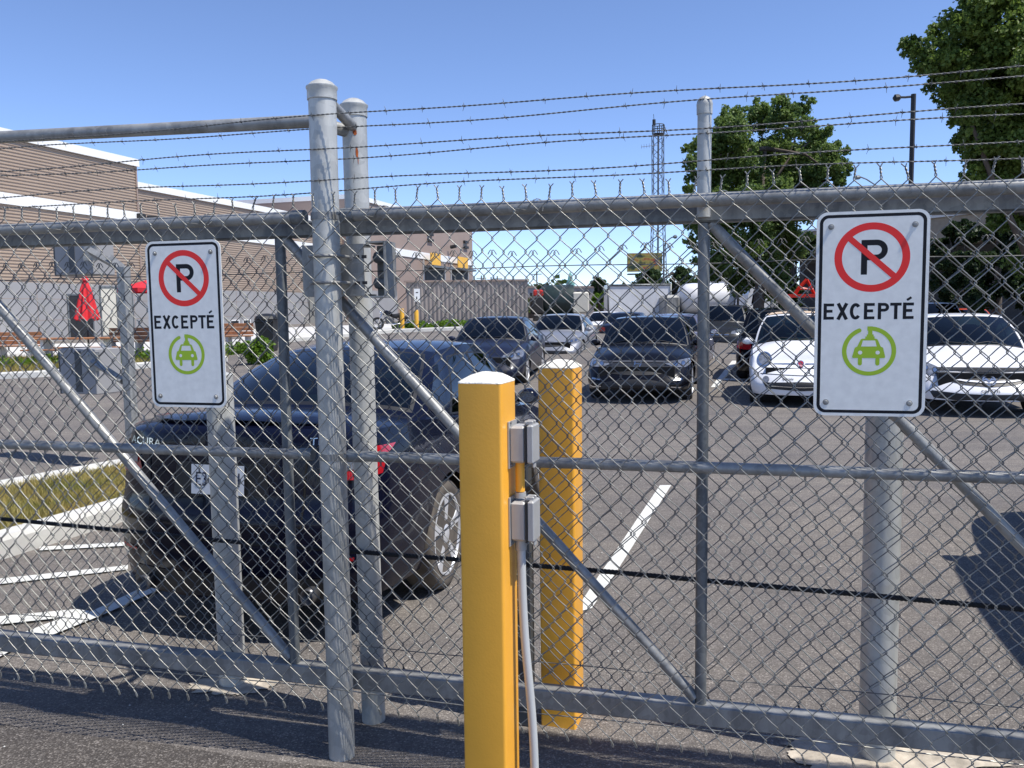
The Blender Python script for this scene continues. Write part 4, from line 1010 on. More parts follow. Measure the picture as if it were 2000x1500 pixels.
        c = (0, 1.0); mb = MB(); panel(mb, [(c[0]+.042*math.cos(a_), c[1]+.036*math.sin(a_)) for a_ in np.linspace(0, 2*math.pi, 25)], [(c[0]+.055*math.cos(a_), c[1]+.047*math.sin(a_)) for a_ in np.linspace(0, 2*math.pi, 25)], 'r', .010, 24, 1)
        panel(mb, [(-.03,.975),(-.02,.975)], [(-.006,1.03),(.002,1.03)], 'r', .012, 2, 3); panel(mb, [(.02,.975),(.03,.975)], [(-.002,1.03),(.006,1.03)], 'r', .012, 2, 3); mb.build('badge', M['chrome'], th, smooth=True)
    else:
        zt_ = .80 if kind == 'sedan' else (.86 if kind == 'suv' else .78)
        P('tail_light', [([(.55,zt_-.09),(.72,zt_-.09),(.86,zt_-.06)], [(.55,zt_+.05),(.72,zt_+.08),(.86,zt_+.08)])], 'tail_red', 'r', .008, nu=10, sym=False)
        P('tail_light', [([(-.55,zt_-.09),(-.72,zt_-.09),(-.86,zt_-.06)], [(-.55,zt_+.05),(-.72,zt_+.08),(-.86,zt_+.08)])], 'tail_red', 'r', .008, nu=10, sym=False)
        for sg, an in ((1, 'l'), (-1, 'R')):
            P('wrap_lens', [([(X(1.0),zt_-.06),(X(.95),zt_-.01)], [(X(1.0),zt_+.08),(X(.95),zt_+.06)])], 'tail_red', an, .008, nu=6)
        P('licence_plate', [([(-.155,zt_-.22),(.155,zt_-.22)], [(-.155,zt_-.07),(.155,zt_-.07)])], 'plate', 'r', .012, nu=8)
        P('lower_diffuser', [([(-.65,.25),(0,.25),(.65,.25)], [(-.6,.36),(0,.38),(.6,.36)])], 'black_plastic', 'r', .004, nu=12)
    # ---- sides
    seams = []
    pn = S['panes']; xa = side(pn[0][0]-.01, 0, 1).x+.06
    doors = [side((pn[i][1]+pn[i+1][0])/2, 0, 1).x for i in range(len(pn)-1)]+[max(side(pn[-1][1], 0, 1).x-.02, axr+.30)]
    for sg, an in ((1, 'l'), (-1, 'R')):
        mb = MB()
        for x_ in [xa-.12]+doors[:2]:
            panel(mb, [(x_-.003, z0+.10), (x_+.003, z0+.10)], [(x_-.003, sh(TX(x_))-.04), (x_+.003, sh(TX(x_))-.04)], an, .0025, 1, 12)
        panel(mb, [(xa-.12, z0+.10), (doors[min(1, len(doors)-1)], z0+.10)], [(xa-.12, z0+.106), (doors[min(1, len(doors)-1)], z0+.106)], an, .0025, 12, 1)
        mb.build('door_seam', M['under'], th, smooth=True)
        for x_ in doors[:2]:
            mb = MB(); panel(mb, [(x_+.06, sh(TX(x_))-.135), (x_+.22, sh(TX(x_))-.135)], [(x_+.06, sh(TX(x_))-.11), (x_+.22, sh(TX(x_))-.11)], an, .028, 5, 2); mb.build('door_handle', paint_m, th, smooth=True)
        mb = MB(); xm = side(pn[0][0], 0, 1).x-.05; ym = belt(TX(xm)).y; zm = sh(TX(xm))+.075
        prof = [(-.085,.2),(-.075,.7),(-.04,.95),(0,1),(.03,.97),(.055,.8),(.065,.4)]; rws = []
        for (dx, q) in prof: rws.append([Vector((xm+dx, sg*(ym+.115+.095*q*math.cos(a_)), zm+.062*q*math.sin(a_))) for a_ in np.linspace(0, 2*math.pi, 15)])
        mb.grid(rws); mb.poly(rws[0][:-1]); mb.poly(rws[-1][:-1]); mb.box((xm+.01, sg*(ym+.01), zm-.035), (.05, .08, .025)); mir = mb.build('side_mirror', paint_m, th, smooth=True, autos=50)
        mb = MB(); mb.poly([Vector((xm-.0875, sg*(ym+.115+.075*math.cos(a_)), zm+.045*math.sin(a_))) for a_ in np.linspace(0, 2*math.pi, 15)[:-1]]); mb.build('mirror_glass', M['chrome'], mir)
    # ---- underbody, interior
    mb = MB(); mb.box(((axf+axr)/2, 0, .42), (L_*.90, W_-.56, .40)); mb.build('underbody', M['under'], th)
    mb = MB()
    mb.box((X(cw+.14), 0, sh(.3)-.10), (.5, W_*.74, .20), bev=.04)
    mb.box(((X(.4)+X(.85))/2, 0, .66), (L_*.5, W_*.78, .1))
    for xx in (.50, .70) if kind != 'mini' else (.50, .78):
        for yy in (-.37, .37):
            mb.box((X(xx), yy, .82), (.14, .46, .56), bev=.05); mb.box((X(xx)-.03, yy, 1.17 if H_ < 1.6 else 1.3), (.09, .25, .16), bev=.03)
            mb.box((X(xx)+.25, yy, .68), (.48, .48, .14), bev=.04)
    mb.box((X(bk)+.18, 0, sh(.8)-.07), (.42, W_*.70, .05)); mb.build('seats', M['interior'], th)
    # steering wheel
    mb = MB(); c = Vector((X(.41), .37, .97 if H_ < 1.6 else 1.1)); mb.tube([c+Vector((.05*math.sin(a_), .18*math.cos(a_), .17*math.sin(a_))) for a_ in np.linspace(0, 2*math.pi, 17)], .015, 6); mb.build('steering_wheel', M['black_plastic'], th, smooth=True)
    # ---- wheels
    def wheel(x_, sg):
        w_ = .215; y_ = sg*(hw*.985-w_/2-.02); A = Vector((0, sg, 0)); c = Vector((x_, y_, wr))
        mb = MB(); r = wr; ri = wr*.73
        mb.lathe(c, [(ri,-w_/2),(r*.94,-w_/2),(r*.985,-w_*.42),(r,-w_*.3),(r,w_*.3),(r*.985,w_*.42),(r*.94,w_/2),(ri*1.08,w_/2+.004),(ri,w_/2-.01)], 48, A); 
        wh = mb.build('wheel', M[tyre], th, smooth=True, autos=50)
        mb = MB(); mb.lathe(c, [(ri*1.0,w_/2-.012),(ri*1.02,w_/2+.002),(ri*.97,w_/2+.003),(ri*.93,w_/2-.02),(ri*.92,-.02)], 48, A)
        ns = 5 if kind == 'tl' else 7
        for k_ in range(ns):
            a0 = 2*math.pi*k_/ns+.3; ux = Vector((math.cos(a0), 0, math.sin(a0))); uz = Vector((-math.sin(a0), 0, math.cos(a0)))
            rws = []
            for q, wd, hh in ((.12, .17, -.015), (.35, .13, -.010), (.7, .14, -.004), (.97, .24, -.006)):
                m0 = c+ux*ri*q+A*(w_/2+hh); rws.append([m0-uz*ri*wd-A*.028, m0-uz*ri*wd*.8, m0+uz*ri*wd*.8, m0+uz*ri*wd-A*.028])
            mb.grid(rws)
        mb.lathe(c, [(ri*.24,w_/2-.04),(ri*.24,w_/2-.010),(ri*.18,w_/2-.004),(.002,w_/2-.002)], 24, A)
        mb.build('rim', M[rim], wh, smooth=True, autos=40)
        mb = MB(); mb.lathe(c, [(ri*.93,-.03),(ri*.93,-.02),(.02,-.02)], 32, A); mb.lathe(c, [(ri*.62,.0),(ri*.62,.012),(.02,.012)], 32, A); mb.build('brake_disc', M['rim_dark'] if kind == 'tl' else M['under'], wh, smooth=True, autos=40)
    for x_ in (axf, axr):
        for sg in (1, -1): wheel(x_, sg)
    # wipers, aerial
    mb = MB()
    for v0, v1 in ((-.75, -.05), (-.02, .62)):
        mb.tube([ws(.03, v0)+Vector((.0,0,.014)), ws(.10, (v0+v1)/2)+Vector((.0,0,.018)), ws(.05, v1)+Vector((.0,0,.014))], .006, 5)
    mb.build('wiper', M['black_plastic'], th)
    th['_p'] = 0
    del th['_p']
    return th, dict(panel=panel, bvh=bvh, X=X, P=P, L=L_)

def text_mesh(txt, size):
    cu = bpy.data.curves.new('t', 'FONT'); cu.body = txt; cu.size = size; cu.align_x = 'CENTER'; cu.align_y = 'CENTER'; cu.resolution_u = 2
    o = bpy.data.objects.new('t', cu); COL.objects.link(o); bpy.context.view_layer.update()
    me = bpy.data.meshes.new_from_object(o.evaluated_get(bpy.context.evaluated_depsgraph_get())); vs = [v.co.copy() for v in me.vertices]; fs_ = [tuple(p.vertices) for p in me.polygons]
    bpy.data.objects.remove(o); bpy.data.curves.remove(cu); bpy.data.meshes.remove(me); return vs, fs_
def put_text(name, txt, size, th, info, yc, zc, axis, m_, off=.02, sx=1.0, bold=0.0, slant=0):
    vs, fs_ = text_mesh(txt, size); out = []; sgn = -1 if axis == 'r' else 1
    for v in vs:
        y = yc+(v.x*sx+v.y*slant)*sgn; z = zc+v.y
        o_ = Vector((4 if axis == 'f' else -4, y, z)); dr = Vector((-1 if axis == 'f' else 1, 0, 0)); h = info['bvh'].ray_cast(o_, dr)
        p = h[0] if h[0] is not None else o_+dr*2; out.append(p-dr*off)
    return mesh_obj(name, out, fs_, m_, th)

def place(px, py, H=None): P = g(px, py); return P
def front_place(px, D, L_, heading):
    """car facing us: px of the front centre, D its distance; heading = pointing direction"""
    P = at(px, 700, D); f = Vector((math.sin(heading), math.cos(heading), 0)); c = Vector((P.x, P.y, 0))-f*L_/2; return c
CG = 'cars parked in the lot'
LOTB = LOT+math.pi
# 1. navy sedan behind the gate, seen from the rear
h1 = R(15.5); f1 = Vector((math.sin(h1), math.cos(h1), 0)); r1 = Vector((math.cos(h1), -math.sin(h1), 0))
wc = g(880, 1150)
S = CARS['tl']; xr = (S['L']/2-.16-(S['L']-.32)*S['axr'])
ctr = Vector((wc.x, wc.y+.02, 0))-r1*(S['W']/2-.02)*.875-f1*xr*.90
navy, inf = build_car('tl', 'dark navy sedan seen from behind, just inside the gate, silver lettering on its trunk', 'car', ctr, h1, P_navy, CG, gl='glass_green', tyre='tyre_dusty', opts=('rearview',))
navy.scale = (.90, .875, .98)
put_text('lettering', 'ACURA', .056, navy, inf, .54, .985, 'r', M['chrome'], .014, sx=1.5)
put_text('plate_characters', 'E3', .098, navy, inf, .098, .822, 'r', M['ink_blue'], .024, sx=.85)
put_text('plate_characters', 'IH', .098, navy, inf, -.105, .822, 'r', M['ink_blue'], .024, sx=.85)
put_text('model_letters', 'TL', .05, navy, inf, -.55, 1.01, 'r', M['chrome'], .014, sx=1.3)
# 2. black sedan facing us
ha = LOTB-R(2)
car, inf = build_car('sedan', 'glossy black sedan facing the gate, chrome letter badge, between the far bollard and the upright', 'car', front_place(1240, 14.0, 4.8, ha), ha, P_black, CG, gl='glass_dark', opts=('accord',))
# 3. white mini car
hb = LOTB+R(0); 
mini, inf = build_car('mini', 'small white round-lamp hatchback with beige cloth roof, left of the right sign', 'car', front_place(1566, 13.2, 3.6, hb), hb, P_white, CG, gl='glass_green', opts=())
S = CARS['mini']
mb = MB(); X = inf['X']; rwid = S['rw']*S['W']/2*1.12*.96; rws = []
for u in np.linspace(0, 1, 12):
    t_ = S['hdr']+.015+(S['rhd']-S['hdr']-.03)*u; rws.append([Vector((X(t_), rwid*v, S['H']-.018-.035*abs(v)**3+.028*math.sin(math.pi*u)+.012)) for v in np.linspace(-1, 1, 13)])
mb.grid(rws); M['beige'] = mat('beige_cloth', (.55,.42,.30), .85, var=.06, scale=30); mb.build('cloth_roof', M['beige'], mini, smooth=True)
put_text('script_lettering', 'Speciale', .055, mini, inf, -.20, .455, 'f', M['black'], .012, slant=.25)
# 4. white sedan at the right
hc = LOTB+R(0)
maz, inf = build_car('sedan', 'white sedan at the right edge facing the gate, dark grille and winged badge', 'car', front_place(1938, 11.75, 4.8, hc), hc, P_white, CG, gl='glass', opts=('mazda',))
put_text('plate_lettering', 'carOn', .075, maz, inf, 0, .385, 'f', M['black'], .012, sx=1.25)
# 5.. others
def simple(kind, label, cat, px, D, hd, pm, gl='glass_dark', facing=True, **k):
    L_ = CARS[kind]['L']
    if facing: pos = front_place(px, D, L_, hd)
    else:
        P = at(px, 700, D); f = Vector((math.sin(hd), math.cos(hd), 0)); pos = Vector((P.x, P.y, 0))+f*L_/2
    return build_car(kind, label, cat, pos, hd, pm, CG, gl=gl, **k)
simple('sedan', 'dark blue sedan facing us above the roof of the nearest navy sedan', 'car', 933, 17.2, LOTB-R(8), P_navy2, gl='glass')
simple('sedan', 'silver sedan facing us, just left of the glossy black sedan', 'car', 1070, 25.0, LOTB-R(3), P_silver)
simple('sedan', 'blue-grey sedan seen from behind, red tail light showing past the glossy black sedan', 'car', 1296, 19.5, LOT+R(0), P_lav, facing=False)
simple('suv', 'charcoal sport utility car facing us with bright headlights, right of the capped upright', 'car', 1398, 28.0, LOTB+R(4), P_suv)
simple('sedan', 'bright blue car seen from behind at the right flank of the charcoal one', 'car', 1440, 33, LOT, P_blue, facing=False)
simple('suv', 'black sport utility car with its tail towards us beside the small white hatchback', 'car', 1518, 17.0, LOT+R(1), P_black, facing=False, scale=.94)
simple('suv', 'white sport utility car behind the white sedan at the right', 'car', 1842, 25.0, LOTB, P_white)
simple('sedan', 'orange-red car, partly seen at the far right behind the white sedan', 'car', 1905, 28.5, LOTB+R(3), P_red)
simple('sedan', 'dark blue car roof in the far row just left of the white box truck', 'car', 1208, 33, LOT, P_navy2, facing=False)
simple('sedan', 'white car far back, below the left end of the white box truck', 'car', 1165, 42, LOTB, P_white)
# a sport utility car just outside the right edge: its shadow reaches the picture
vp = Vector((4.08, 6.45, 0))-WL*2.3+NL*.93
build_car('suv', 'tall silver van at the far right whose shadow falls on the lot', 'car', vp, LOT, P_silver, CG, gl='glass_dark')[0].scale = (1, 1, 1.42)

# ================================================================ BUILDING on the left
DZ = Vector((0,0,1))
W0 = at(0, 676, 34.0); W0 = Vector((W0.x, W0.y, 0))            # wall line passes here, running along the lot axis
def bw(t, off, z): return W0+WL*t+NL*off+DZ*z                    # off>0 towards the lot
def t_of(px, off=0.0):
    r = ray(px, 560); r = Vector((r.x, r.y, 0)); o = W0+NL*off
    return (-(r.cross(o)).z/(r.cross(WL)).z)
def zat(px, py, off=0.0):
    P = bw(t_of(px, off), off, 0); return at(px, py, P.y).z
warehouse = thing('warehouse', 'long brown ribbed-metal warehouse with white parapets on the left', 'building', bw(0, 0, 0))
def siding(t0, t1, off, z0, z1, pitch=.135, dep=.032, m_=None, name='ribbed_wall'):
    prof = []; n = int((z1-z0)/pitch)
    for i in range(n):
        z = z0+i*pitch
        prof += [(z, 0), (z+pitch*.52, 0), (z+pitch*.62, dep), (z+pitch*.94, dep)]
    prof.append((z0+n*pitch, 0)); mb = MB()
    rws = [[bw(t, off+d, z) for z, d in prof] for t in (t0, t1)]
    mb.grid(rws); return part(mb, name, m_ or M['siding'], warehouse, smooth=False, autos=None)
AXW = (WL, NL, DZ)
def wbox(t0, t1, o0, o1, z0, z1, name, m_, mb=None):
    own = mb is None; mb = mb or MB(); mb.box(bw((t0+t1)/2, (o0+o1)/2, (z0+z1)/2), (t1-t0, o1-o0, z1-z0), AXW)
    if own: return part(mb, name, m_, warehouse, smooth=False, autos=None)
tc = t_of(276); SB = -2.2
zt_tall = zat(276, 311); zst = zat(268, 414); zgrey = zat(250, 558)
zpar = zat(290, 358, SB); tend = t_of(693, SB)
siding(-16, tc, 0, zgrey, zst-.45); siding(-16, tc, 0, zst, zt_tall-.35)
wbox(-16, tc+.05, -.05, .10, zst-.45, zst, 'white_stripe', M['white_trim'])
wbox(-16, tc+.12, -3.5, .14, zt_tall-.35, zt_tall, 'parapet_cap', M['white_trim'])
wbox(-16, tc, -12, -.002, 0, zt_tall-.36, 'upper_mass', M['siding_far'])
wbox(tc-.06, tc+.04, -.1, .06, zgrey, zt_tall-.36, 'corner_trim', M['siding_far'])
wbox(-16, tc+.0, -.03, .05, 0, zgrey, 'grey_base', M['wall_grey'])
siding(tc, tend, SB, zgrey, zst-.45); siding(tc, tend, SB, zst, zpar-.35)
wbox(tc, tend, SB-.05, SB+.1, zst-.45, zst, 'white_stripe', M['white_trim'])
wbox(tc, tend, SB-4, SB+.14, zpar-.35, zpar, 'parapet_cap', M['white_trim'])
wbox(tc, tend, SB-14, SB-.002, 0, zpar-.36, 'lower_mass', M['siding_far'])
wbox(tc, tend, SB-.03, SB+.05, 0, zgrey, 'grey_base', M['wall_grey'])
# panel joints in the grey base
mb = MB(); 
for i in range(-12, 40):
    t = i*1.9; o = .052 if t < tc else SB+.052
    if t < tend-.2: mb.box(bw(t, o, zgrey/2), (.02, .006, zgrey-.1), AXW)
for z in (1.0, 1.9):
    mb.box(bw((-16+tc)/2, .052, z+.4), (tc+16, .006, .018), AXW); mb.box(bw((tc+tend)/2, SB+.052, z+.4), (tend-tc, .006, .018), AXW)
part(mb, 'panel_joint', M['siding_far'], warehouse, smooth=False, autos=None)
# doors, windows in the base
for (x0, x1, y0, y1, m_, nm) in ((128, 176, 577, 660, 'dark', 'service_door'), (192, 224, 562, 660, 'cream', 'garage_door'), (226, 255, 562, 660, 'cream', 'garage_door'), (445, 462, 627, 668, 'dark', 'low_window'), (470, 484, 626, 668, 'dark', 'low_window')):
    t0, t1 = t_of(x0), t_of(x1); o = 0 if t0 < tc else SB
    if o: t0, t1 = t_of(x0, SB), t_of(x1, SB)
    zt1 = zat(x0, y0, o); zb1 = gz(*bw(t0, o, 0).xy)+.05
    mb = MB(); mb.box(bw((t0+t1)/2, o+.055, (zb1+zt1)/2), (t1-t0, .03, zt1-zb1), AXW); d_ = part(mb, nm, M[m_], warehouse, smooth=False, autos=None)
    mb = MB()
    for t in (t0, t1): mb.box(bw(t, o+.07, (zb1+zt1)/2), (.07, .05, zt1-zb1+.14), AXW)
    mb.box(bw((t0+t1)/2, o+.07, zt1+.035), (t1-t0-.07, .05, .07), AXW); part(mb, 'door_frame' if 'door' in nm else 'window_frame', M['white_trim'] if 'window' in nm else M['galv_dull'], warehouse, smooth=False, autos=None)
# camera and lamp at the corner
mb = MB(); p = bw(tc, .2, zst-.18); mb.box(p, (.4, .28, .26), AXW, bev=.04); mb.tube([p+NL*.1+WL*.3, p+NL*.5+WL*.5, p+NL*.7+WL*.5-DZ*.3], .06, 8); part(mb, 'corner_camera', M['dark'], warehouse)
mb = MB().lathe(bw(tc+.5, .9, zst-.95), [(.02,0.5),(.06,.42),(.17,.1),(.19,0),(.1,-.05),(.01,-.08)], 14); part(mb, 'corner_lamp', M['white_trim'], warehouse)
# wall-mounted column with a little white sign
t = t_of(614, SB+.4)
mb = MB(); mb.box(bw(t, SB+.4, 1.9), (.55, .55, 3.2), AXW); part(mb, 'cream_column', M['cream'], warehouse, smooth=False, autos=None)
# far wing with the loading docks
FO = -1.2; td0 = t_of(693, FO); td1 = t_of(924, FO)
zfw = zat(920, 447, FO); zfs = zat(846, 496, FO)
wing = thing('loading_dock_wing', 'far flat-panelled brown wing with yellow-signed loading docks', 'building', bw(td0, FO, 0))
def wpart(t0, t1, o0, o1, z0, z1, name, m_, par_=None):
    mb = MB(); mb.box(bw((t0+t1)/2, (o0+o1)/2, (z0+z1)/2), (t1-t0, o1-o0, z1-z0), AXW); return part(mb, name, m_, wing, smooth=False, autos=None)
wpart(td0+.01, td1, FO-18, FO, 0, zfw, 'wall', M['siding_far']); wpart(td0-.0, td1+.2, FO-18.1, FO+.12, zfw, zfw+.35, 'parapet_cap', M['white_trim'])
wpart(t_of(772, FO), td1, FO-.1, FO+.08, zfs-.6, zfs, 'white_stripe', M['white_trim'])
wpart(td0+.02, t_of(775, FO), FO, FO+.03, 0, zat(740, 568, FO), 'grey_base', M['wall_grey'])
for (x0, x1, yt) in ((831, 866, 523), (884, 912, 528)):
    a, b = t_of(x0, FO), t_of(x1, FO); z1 = zat(x0, yt, FO); z0 = 1.6
    wpart(a, b, FO-.01, FO+.06, z0, z1, 'dock_opening', M['dark']); wpart(a-.3, b+.3, FO, FO+1.0, z1+.02, z1+.22, 'canopy', M['galv_dull'])
    c0, c1 = t_of(x0+11, FO+.76), t_of(x0+30, FO+.76); wpart(c0, c1, FO+.72, FO+.80, z1+.26, z1+1.35, 'yellow_dock_sign', M['yellow_far'])
    for q in (a-.4, b+.4): wpart(q-.2, q+.2, FO-.01, FO+.05, 0, zfs-.62, 'dock_pilaster', M['wall_grey'])
for px in (836, 906):
    a = t_of(px, FO)
    for k_ in range(2): wpart(a, a+1.2, FO, FO+.2, zfs+1.1+k_*.55, zfs+1.35+k_*.55, 'wall_vent', M['dark'])
mb = MB().tube([bw(t_of(876, FO), FO+.3, zfs+.9), bw(t_of(876, FO), FO+.9, zfs+1.0)], .18, 8); part(mb, 'wall_light', M['dark'], wing)

# corrugated screen fence
sA = at(795, 632, 57.0); sB = at(1030, 631, 57.0*1.0); ztp = at(900, 550, 57).z
scr = thing('corrugated_screen', 'taupe vertical-ribbed metal screen fence in front of the loading docks', 'fence', (sA.x, sA.y, gz(sA.x, sA.y)))
dS = (sB-sA); dS.z = 0; Ls = dS.length; dS.normalize(); nS = Vector((dS.y, -dS.x, 0)); mb = MB(); lo, hi = [], []
n = int(Ls/.28)
for i in range(n+1):
    for q, dd in ((0, 0), (.12, 0), (.15, .07), (.25, .07)):
        p = Vector((sA.x, sA.y, 0))+dS*(i*.28+q)+nS*dd; lo.append(p+DZ*.6); hi.append(p+DZ*ztp)
mb.grid([lo, hi]); part(mb, 'ribbed_panel', M['siding_fence'], scr, smooth=False, autos=None)
mb = MB(); mb.box(Vector((sA.x, sA.y, 0))+dS*(Ls/2)+DZ*(ztp+.05), (Ls+.3, .25, .12), (dS, nS, DZ)); part(mb, 'top_cap', M['siding_far'], scr, smooth=False, autos=None)
mb = MB(); mb.box(Vector((sB.x, sB.y, 0))+DZ*((ztp+.6)/2)-nS*3, (.12, 6, ztp-.6), (dS, nS, DZ)); part(mb, 'side_return', M['siding_fence'], scr, smooth=False, autos=None)

# kerb + patio
ka, kb = onground(-60, 741), onground(445, 722); kb2 = onground(900, 655)
def kerb_path(pts, w, h, mat_, name='kerb'):
    mb = MB(); rws = []
    P_ = []
    for a, b in zip(pts[:-1], pts[1:]):
        N_ = max(2, int((b-a).length/1.0)); P_ += [a.lerp(b, i/N_) for i in range(N_)]
    P_.append(pts[-1])
    for i, c in enumerate(P_):
        d = (P_[min(i+1, len(P_)-1)]-P_[max(i-1, 0)]); d.z = 0; d.normalize(); n_ = Vector((-d.y, d.x, 0)); z = gz(c.x, c.y)
        rws.append([Vector((c.x, c.y, z))+n_*q+DZ*zz_ for q, zz_ in ((0, -.05), (0, h-.03), (.02, h), (w-.02, h), (w, h-.02), (w, -.05))])
    mb.grid(rws); o = mb.build(name, mat_); o['kind'] = 'structure'; return P_
kp = kerb_path([onground(-250, 752), onground(75, 737), onground(250, 722), onground(445, 706)], .28, .16, M['kerb'])
kp2 = kerb_path([onground(470, 676), onground(640, 662), onground(770, 650), onground(1010, 641)], .3, .16, M['kerb'])
def pave(pts, name='patio_paving', dz=.012, m_=None):
    return sheet(name, [(p.x, p.y) for p in pts], m_ or M['pavers'], dz, 'structure', sub=1.5)
pave([onground(-250, 702), onground(150, 696), onground(450, 683), onground(470, 663), onground(250, 668), onground(-250, 682)])
pave([onground(470, 667), onground(780, 645), onground(1000, 638), onground(1000, 630), onground(780, 632), onground(470, 645)])
sv = sheet('planting_soil', [(p.x, p.y) for p in (onground(-250, 745), onground(75, 733), onground(250, 718), onground(445, 704), onground(450, 685), onground(150, 698), onground(-250, 704))], M['soil'], .02, 'structure', sub=1.5)
def clump_leaves(name, centers, n, size, mat_, parent=None, label=None, cat=None, group=None, kind=None, shell=.55, flat=.9, droop=0.0):
    """leaf-sized bent quads scattered through lumps: (center, radius, weight)"""
    C_ = np.array([[*c, r_] for c, r_ in centers]); wgt = C_[:, 3]**2; wgt /= wgt.sum(); idx = RNG.choice(len(C_), n, p=wgt)
    d = RNG.normal(size=(n, 3)); d /= np.linalg.norm(d, axis=1, keepdims=True); rad = C_[idx, 3]*(shell+(1-shell)*RNG.uniform(size=n)**.6)*RNG.normal(1, .17, n)
    p = C_[idx, :3]+d*rad[:, None]*np.array([1, 1, flat])
    nrm = d*.5+RNG.normal(size=(n, 3))*.7+np.array([0, 0, .35]); nrm /= np.linalg.norm(nrm, axis=1, keepdims=True)
    a = np.cross(nrm, RNG.normal(size=(n, 3))); a /= np.linalg.norm(a, axis=1, keepdims=True); b = np.cross(nrm, a)
    sz = size*RNG.uniform(.6, 1.3, n)[:, None]
    V = np.stack([p-a*sz*.5, p-b*sz*.42+nrm*sz*.05, p+a*sz*.55-nrm*sz*.10, p+b*sz*.42+nrm*sz*.05], 1)
    o = np_obj(name, V.reshape(-1, 3), np.arange(n*4).reshape(-1, 4), mat_, smooth=False)
    if parent is not None: par(o, parent)
    if label: tag(o, label, cat, group, kind)
    return o
# weeds on the strip
def strip_pts(pa, pb, n, jx, jy):
    a, b = onground(*pa), onground(*pb); out = []
    for i in range(n):
        t = RNG.uniform(); p = a.lerp(b, t)+Vector((RNG.normal(0, jx), RNG.normal(0, jy), 0)); r_ = RNG.uniform(.10, .28); out.append(((p.x, p.y, gz(p.x, p.y)+r_*.5), r_))
    return out
clump_leaves('weeds', strip_pts((30, 722), (115, 712), 16, .3, .4)+strip_pts((255, 712), (300, 704), 12, .3, .3)+strip_pts((-200, 730), (0, 722), 14, .5, .4)+strip_pts((435, 692), (480, 688), 8, .3, .3), 5200, .075, M['leaf_lime'], label='low green weeds growing along the kerb before the patio', cat='weeds', kind='stuff')
blades('grass', quad_region(onground(-150, 738), onground(300, 716), onground(300, 694), onground(-150, 706)), 9000, .22, M['grass'], w=.012, lean=.7, label='dry grass tufts on the strip beside the patio kerb')
clump_leaves('weeds', strip_pts((775, 643), (940, 638), 34, .6, .4)+strip_pts((880, 637), (1010, 634), 20, .6, .5), 5200, .15, M['leaf_lime'], label='low weeds at the foot of the ribbed screen fence', cat='weeds', kind='stuff')

# bushes
def bush(px, py, D, r_, n, mat_, label, lump=9, size=.09, group='bushes', tall=1.0):
    base = at(px, py, D); z = gz(base.x, base.y); b_ = Vector((base.x, base.y, z)); th = thing('bush', label, 'bush', b_, 0, group)
    cs = []
    for i in range(lump):
        a_ = random.uniform(0, 6.28); q = random.uniform(0, .6)*r_; cs.append(((b_.x+q*math.cos(a_), b_.y+q*math.sin(a_), z+random.uniform(.3, 1.15)*r_*tall), random.uniform(.35, .55)*r_))
    clump_leaves('foliage', cs, n, size, mat_, th, shell=.35)
    mb = MB()
    for i in range(5):
        a_ = i*1.3; mb.tube([b_, b_+Vector((.3*r_*math.cos(a_), .3*r_*math.sin(a_), r_*.8))], [.02*r_*2, .008], 5)
    part(mb, 'stems', M['bark'], th, autos=None)
bush(508, 690, 24.0, .58, 2600, M['leaf_lime'], 'bright lime green bush beside the left upright, before the patio')

# dark covered bin next to the bush
c = at(522, 645, 28.5); cz = Vector((c.x, c.y, gz(c.x, c.y)))
th = thing('waste_bin', 'black plastic wheeled bin behind the lime green bush', 'bin', cz)
mb = MB(); rws = []
for z, k_ in ((0, .8), (.1, .86), (.95, 1.0), (1.0, 1.04), (1.06, 1.04)):
    rws.append([cz+Vector((.30*k_*sx*(1 if abs(sx) > .5 else 1), .34*k_*sy, z)) for sx, sy in ((-1,-1),(1,-1),(1,1),(-1,1),(-1,-1))])
mb.grid(rws); mb.poly(rws[0][:-1]); part(mb, 'bin_body', M['black_plastic'], th, smooth=False, autos=None)
mb = MB(); mb.lathe(cz+DZ*1.06, [(.42,0),(.43,.03),(.38,.12),(.2,.2),(.01,.22)], 8); part(mb, 'domed_lid', M['black_plastic'], th)

# benches, tables, umbrellas
def bench(px, D, L_, label, group='wooden patio benches'):
    p = at(px, 680, D); b_ = Vector((p.x, p.y, gz(p.x, p.y))); th = thing('bench', label, 'bench', b_, 0, group)
    A = (WL, NL, DZ)
    def q(a, o, z): return b_+Vector((1,0,0))*a+Vector((0,1,0))*o+DZ*z
    AX_ = (Vector((1,0,0)), Vector((0,1,0)), DZ)
    mb = MB()
    for i in range(4): mb.box(q(0, -.05-.13*i, .46), (L_, .11, .04), AX_, bev=.006)
    part(mb, 'seat', M['wood'], th, autos=30)
    mb = MB()
    for i in range(3): mb.box(q(0, .02, .56+.14*i), (L_, .04, .12), AX_, bev=.006)
    part(mb, 'backrest', M['wood'], th, autos=30)
    for s_ in (-.42, 0, .42): mb = MB(); mb.box(q(L_*s_, -.22, .22), (.08, .46, .44), AX_); part(mb, 'leg', M['pavers'], th, autos=30)
bench(10, 27.5, 2.4, 'long wooden bench at the left edge of the patio'); bench(278, 28.5, 2.2, 'wooden bench under the open red umbrella, left of the left sign')
bench(452, 30, 1.6, 'short wooden bench just right of the left sign')
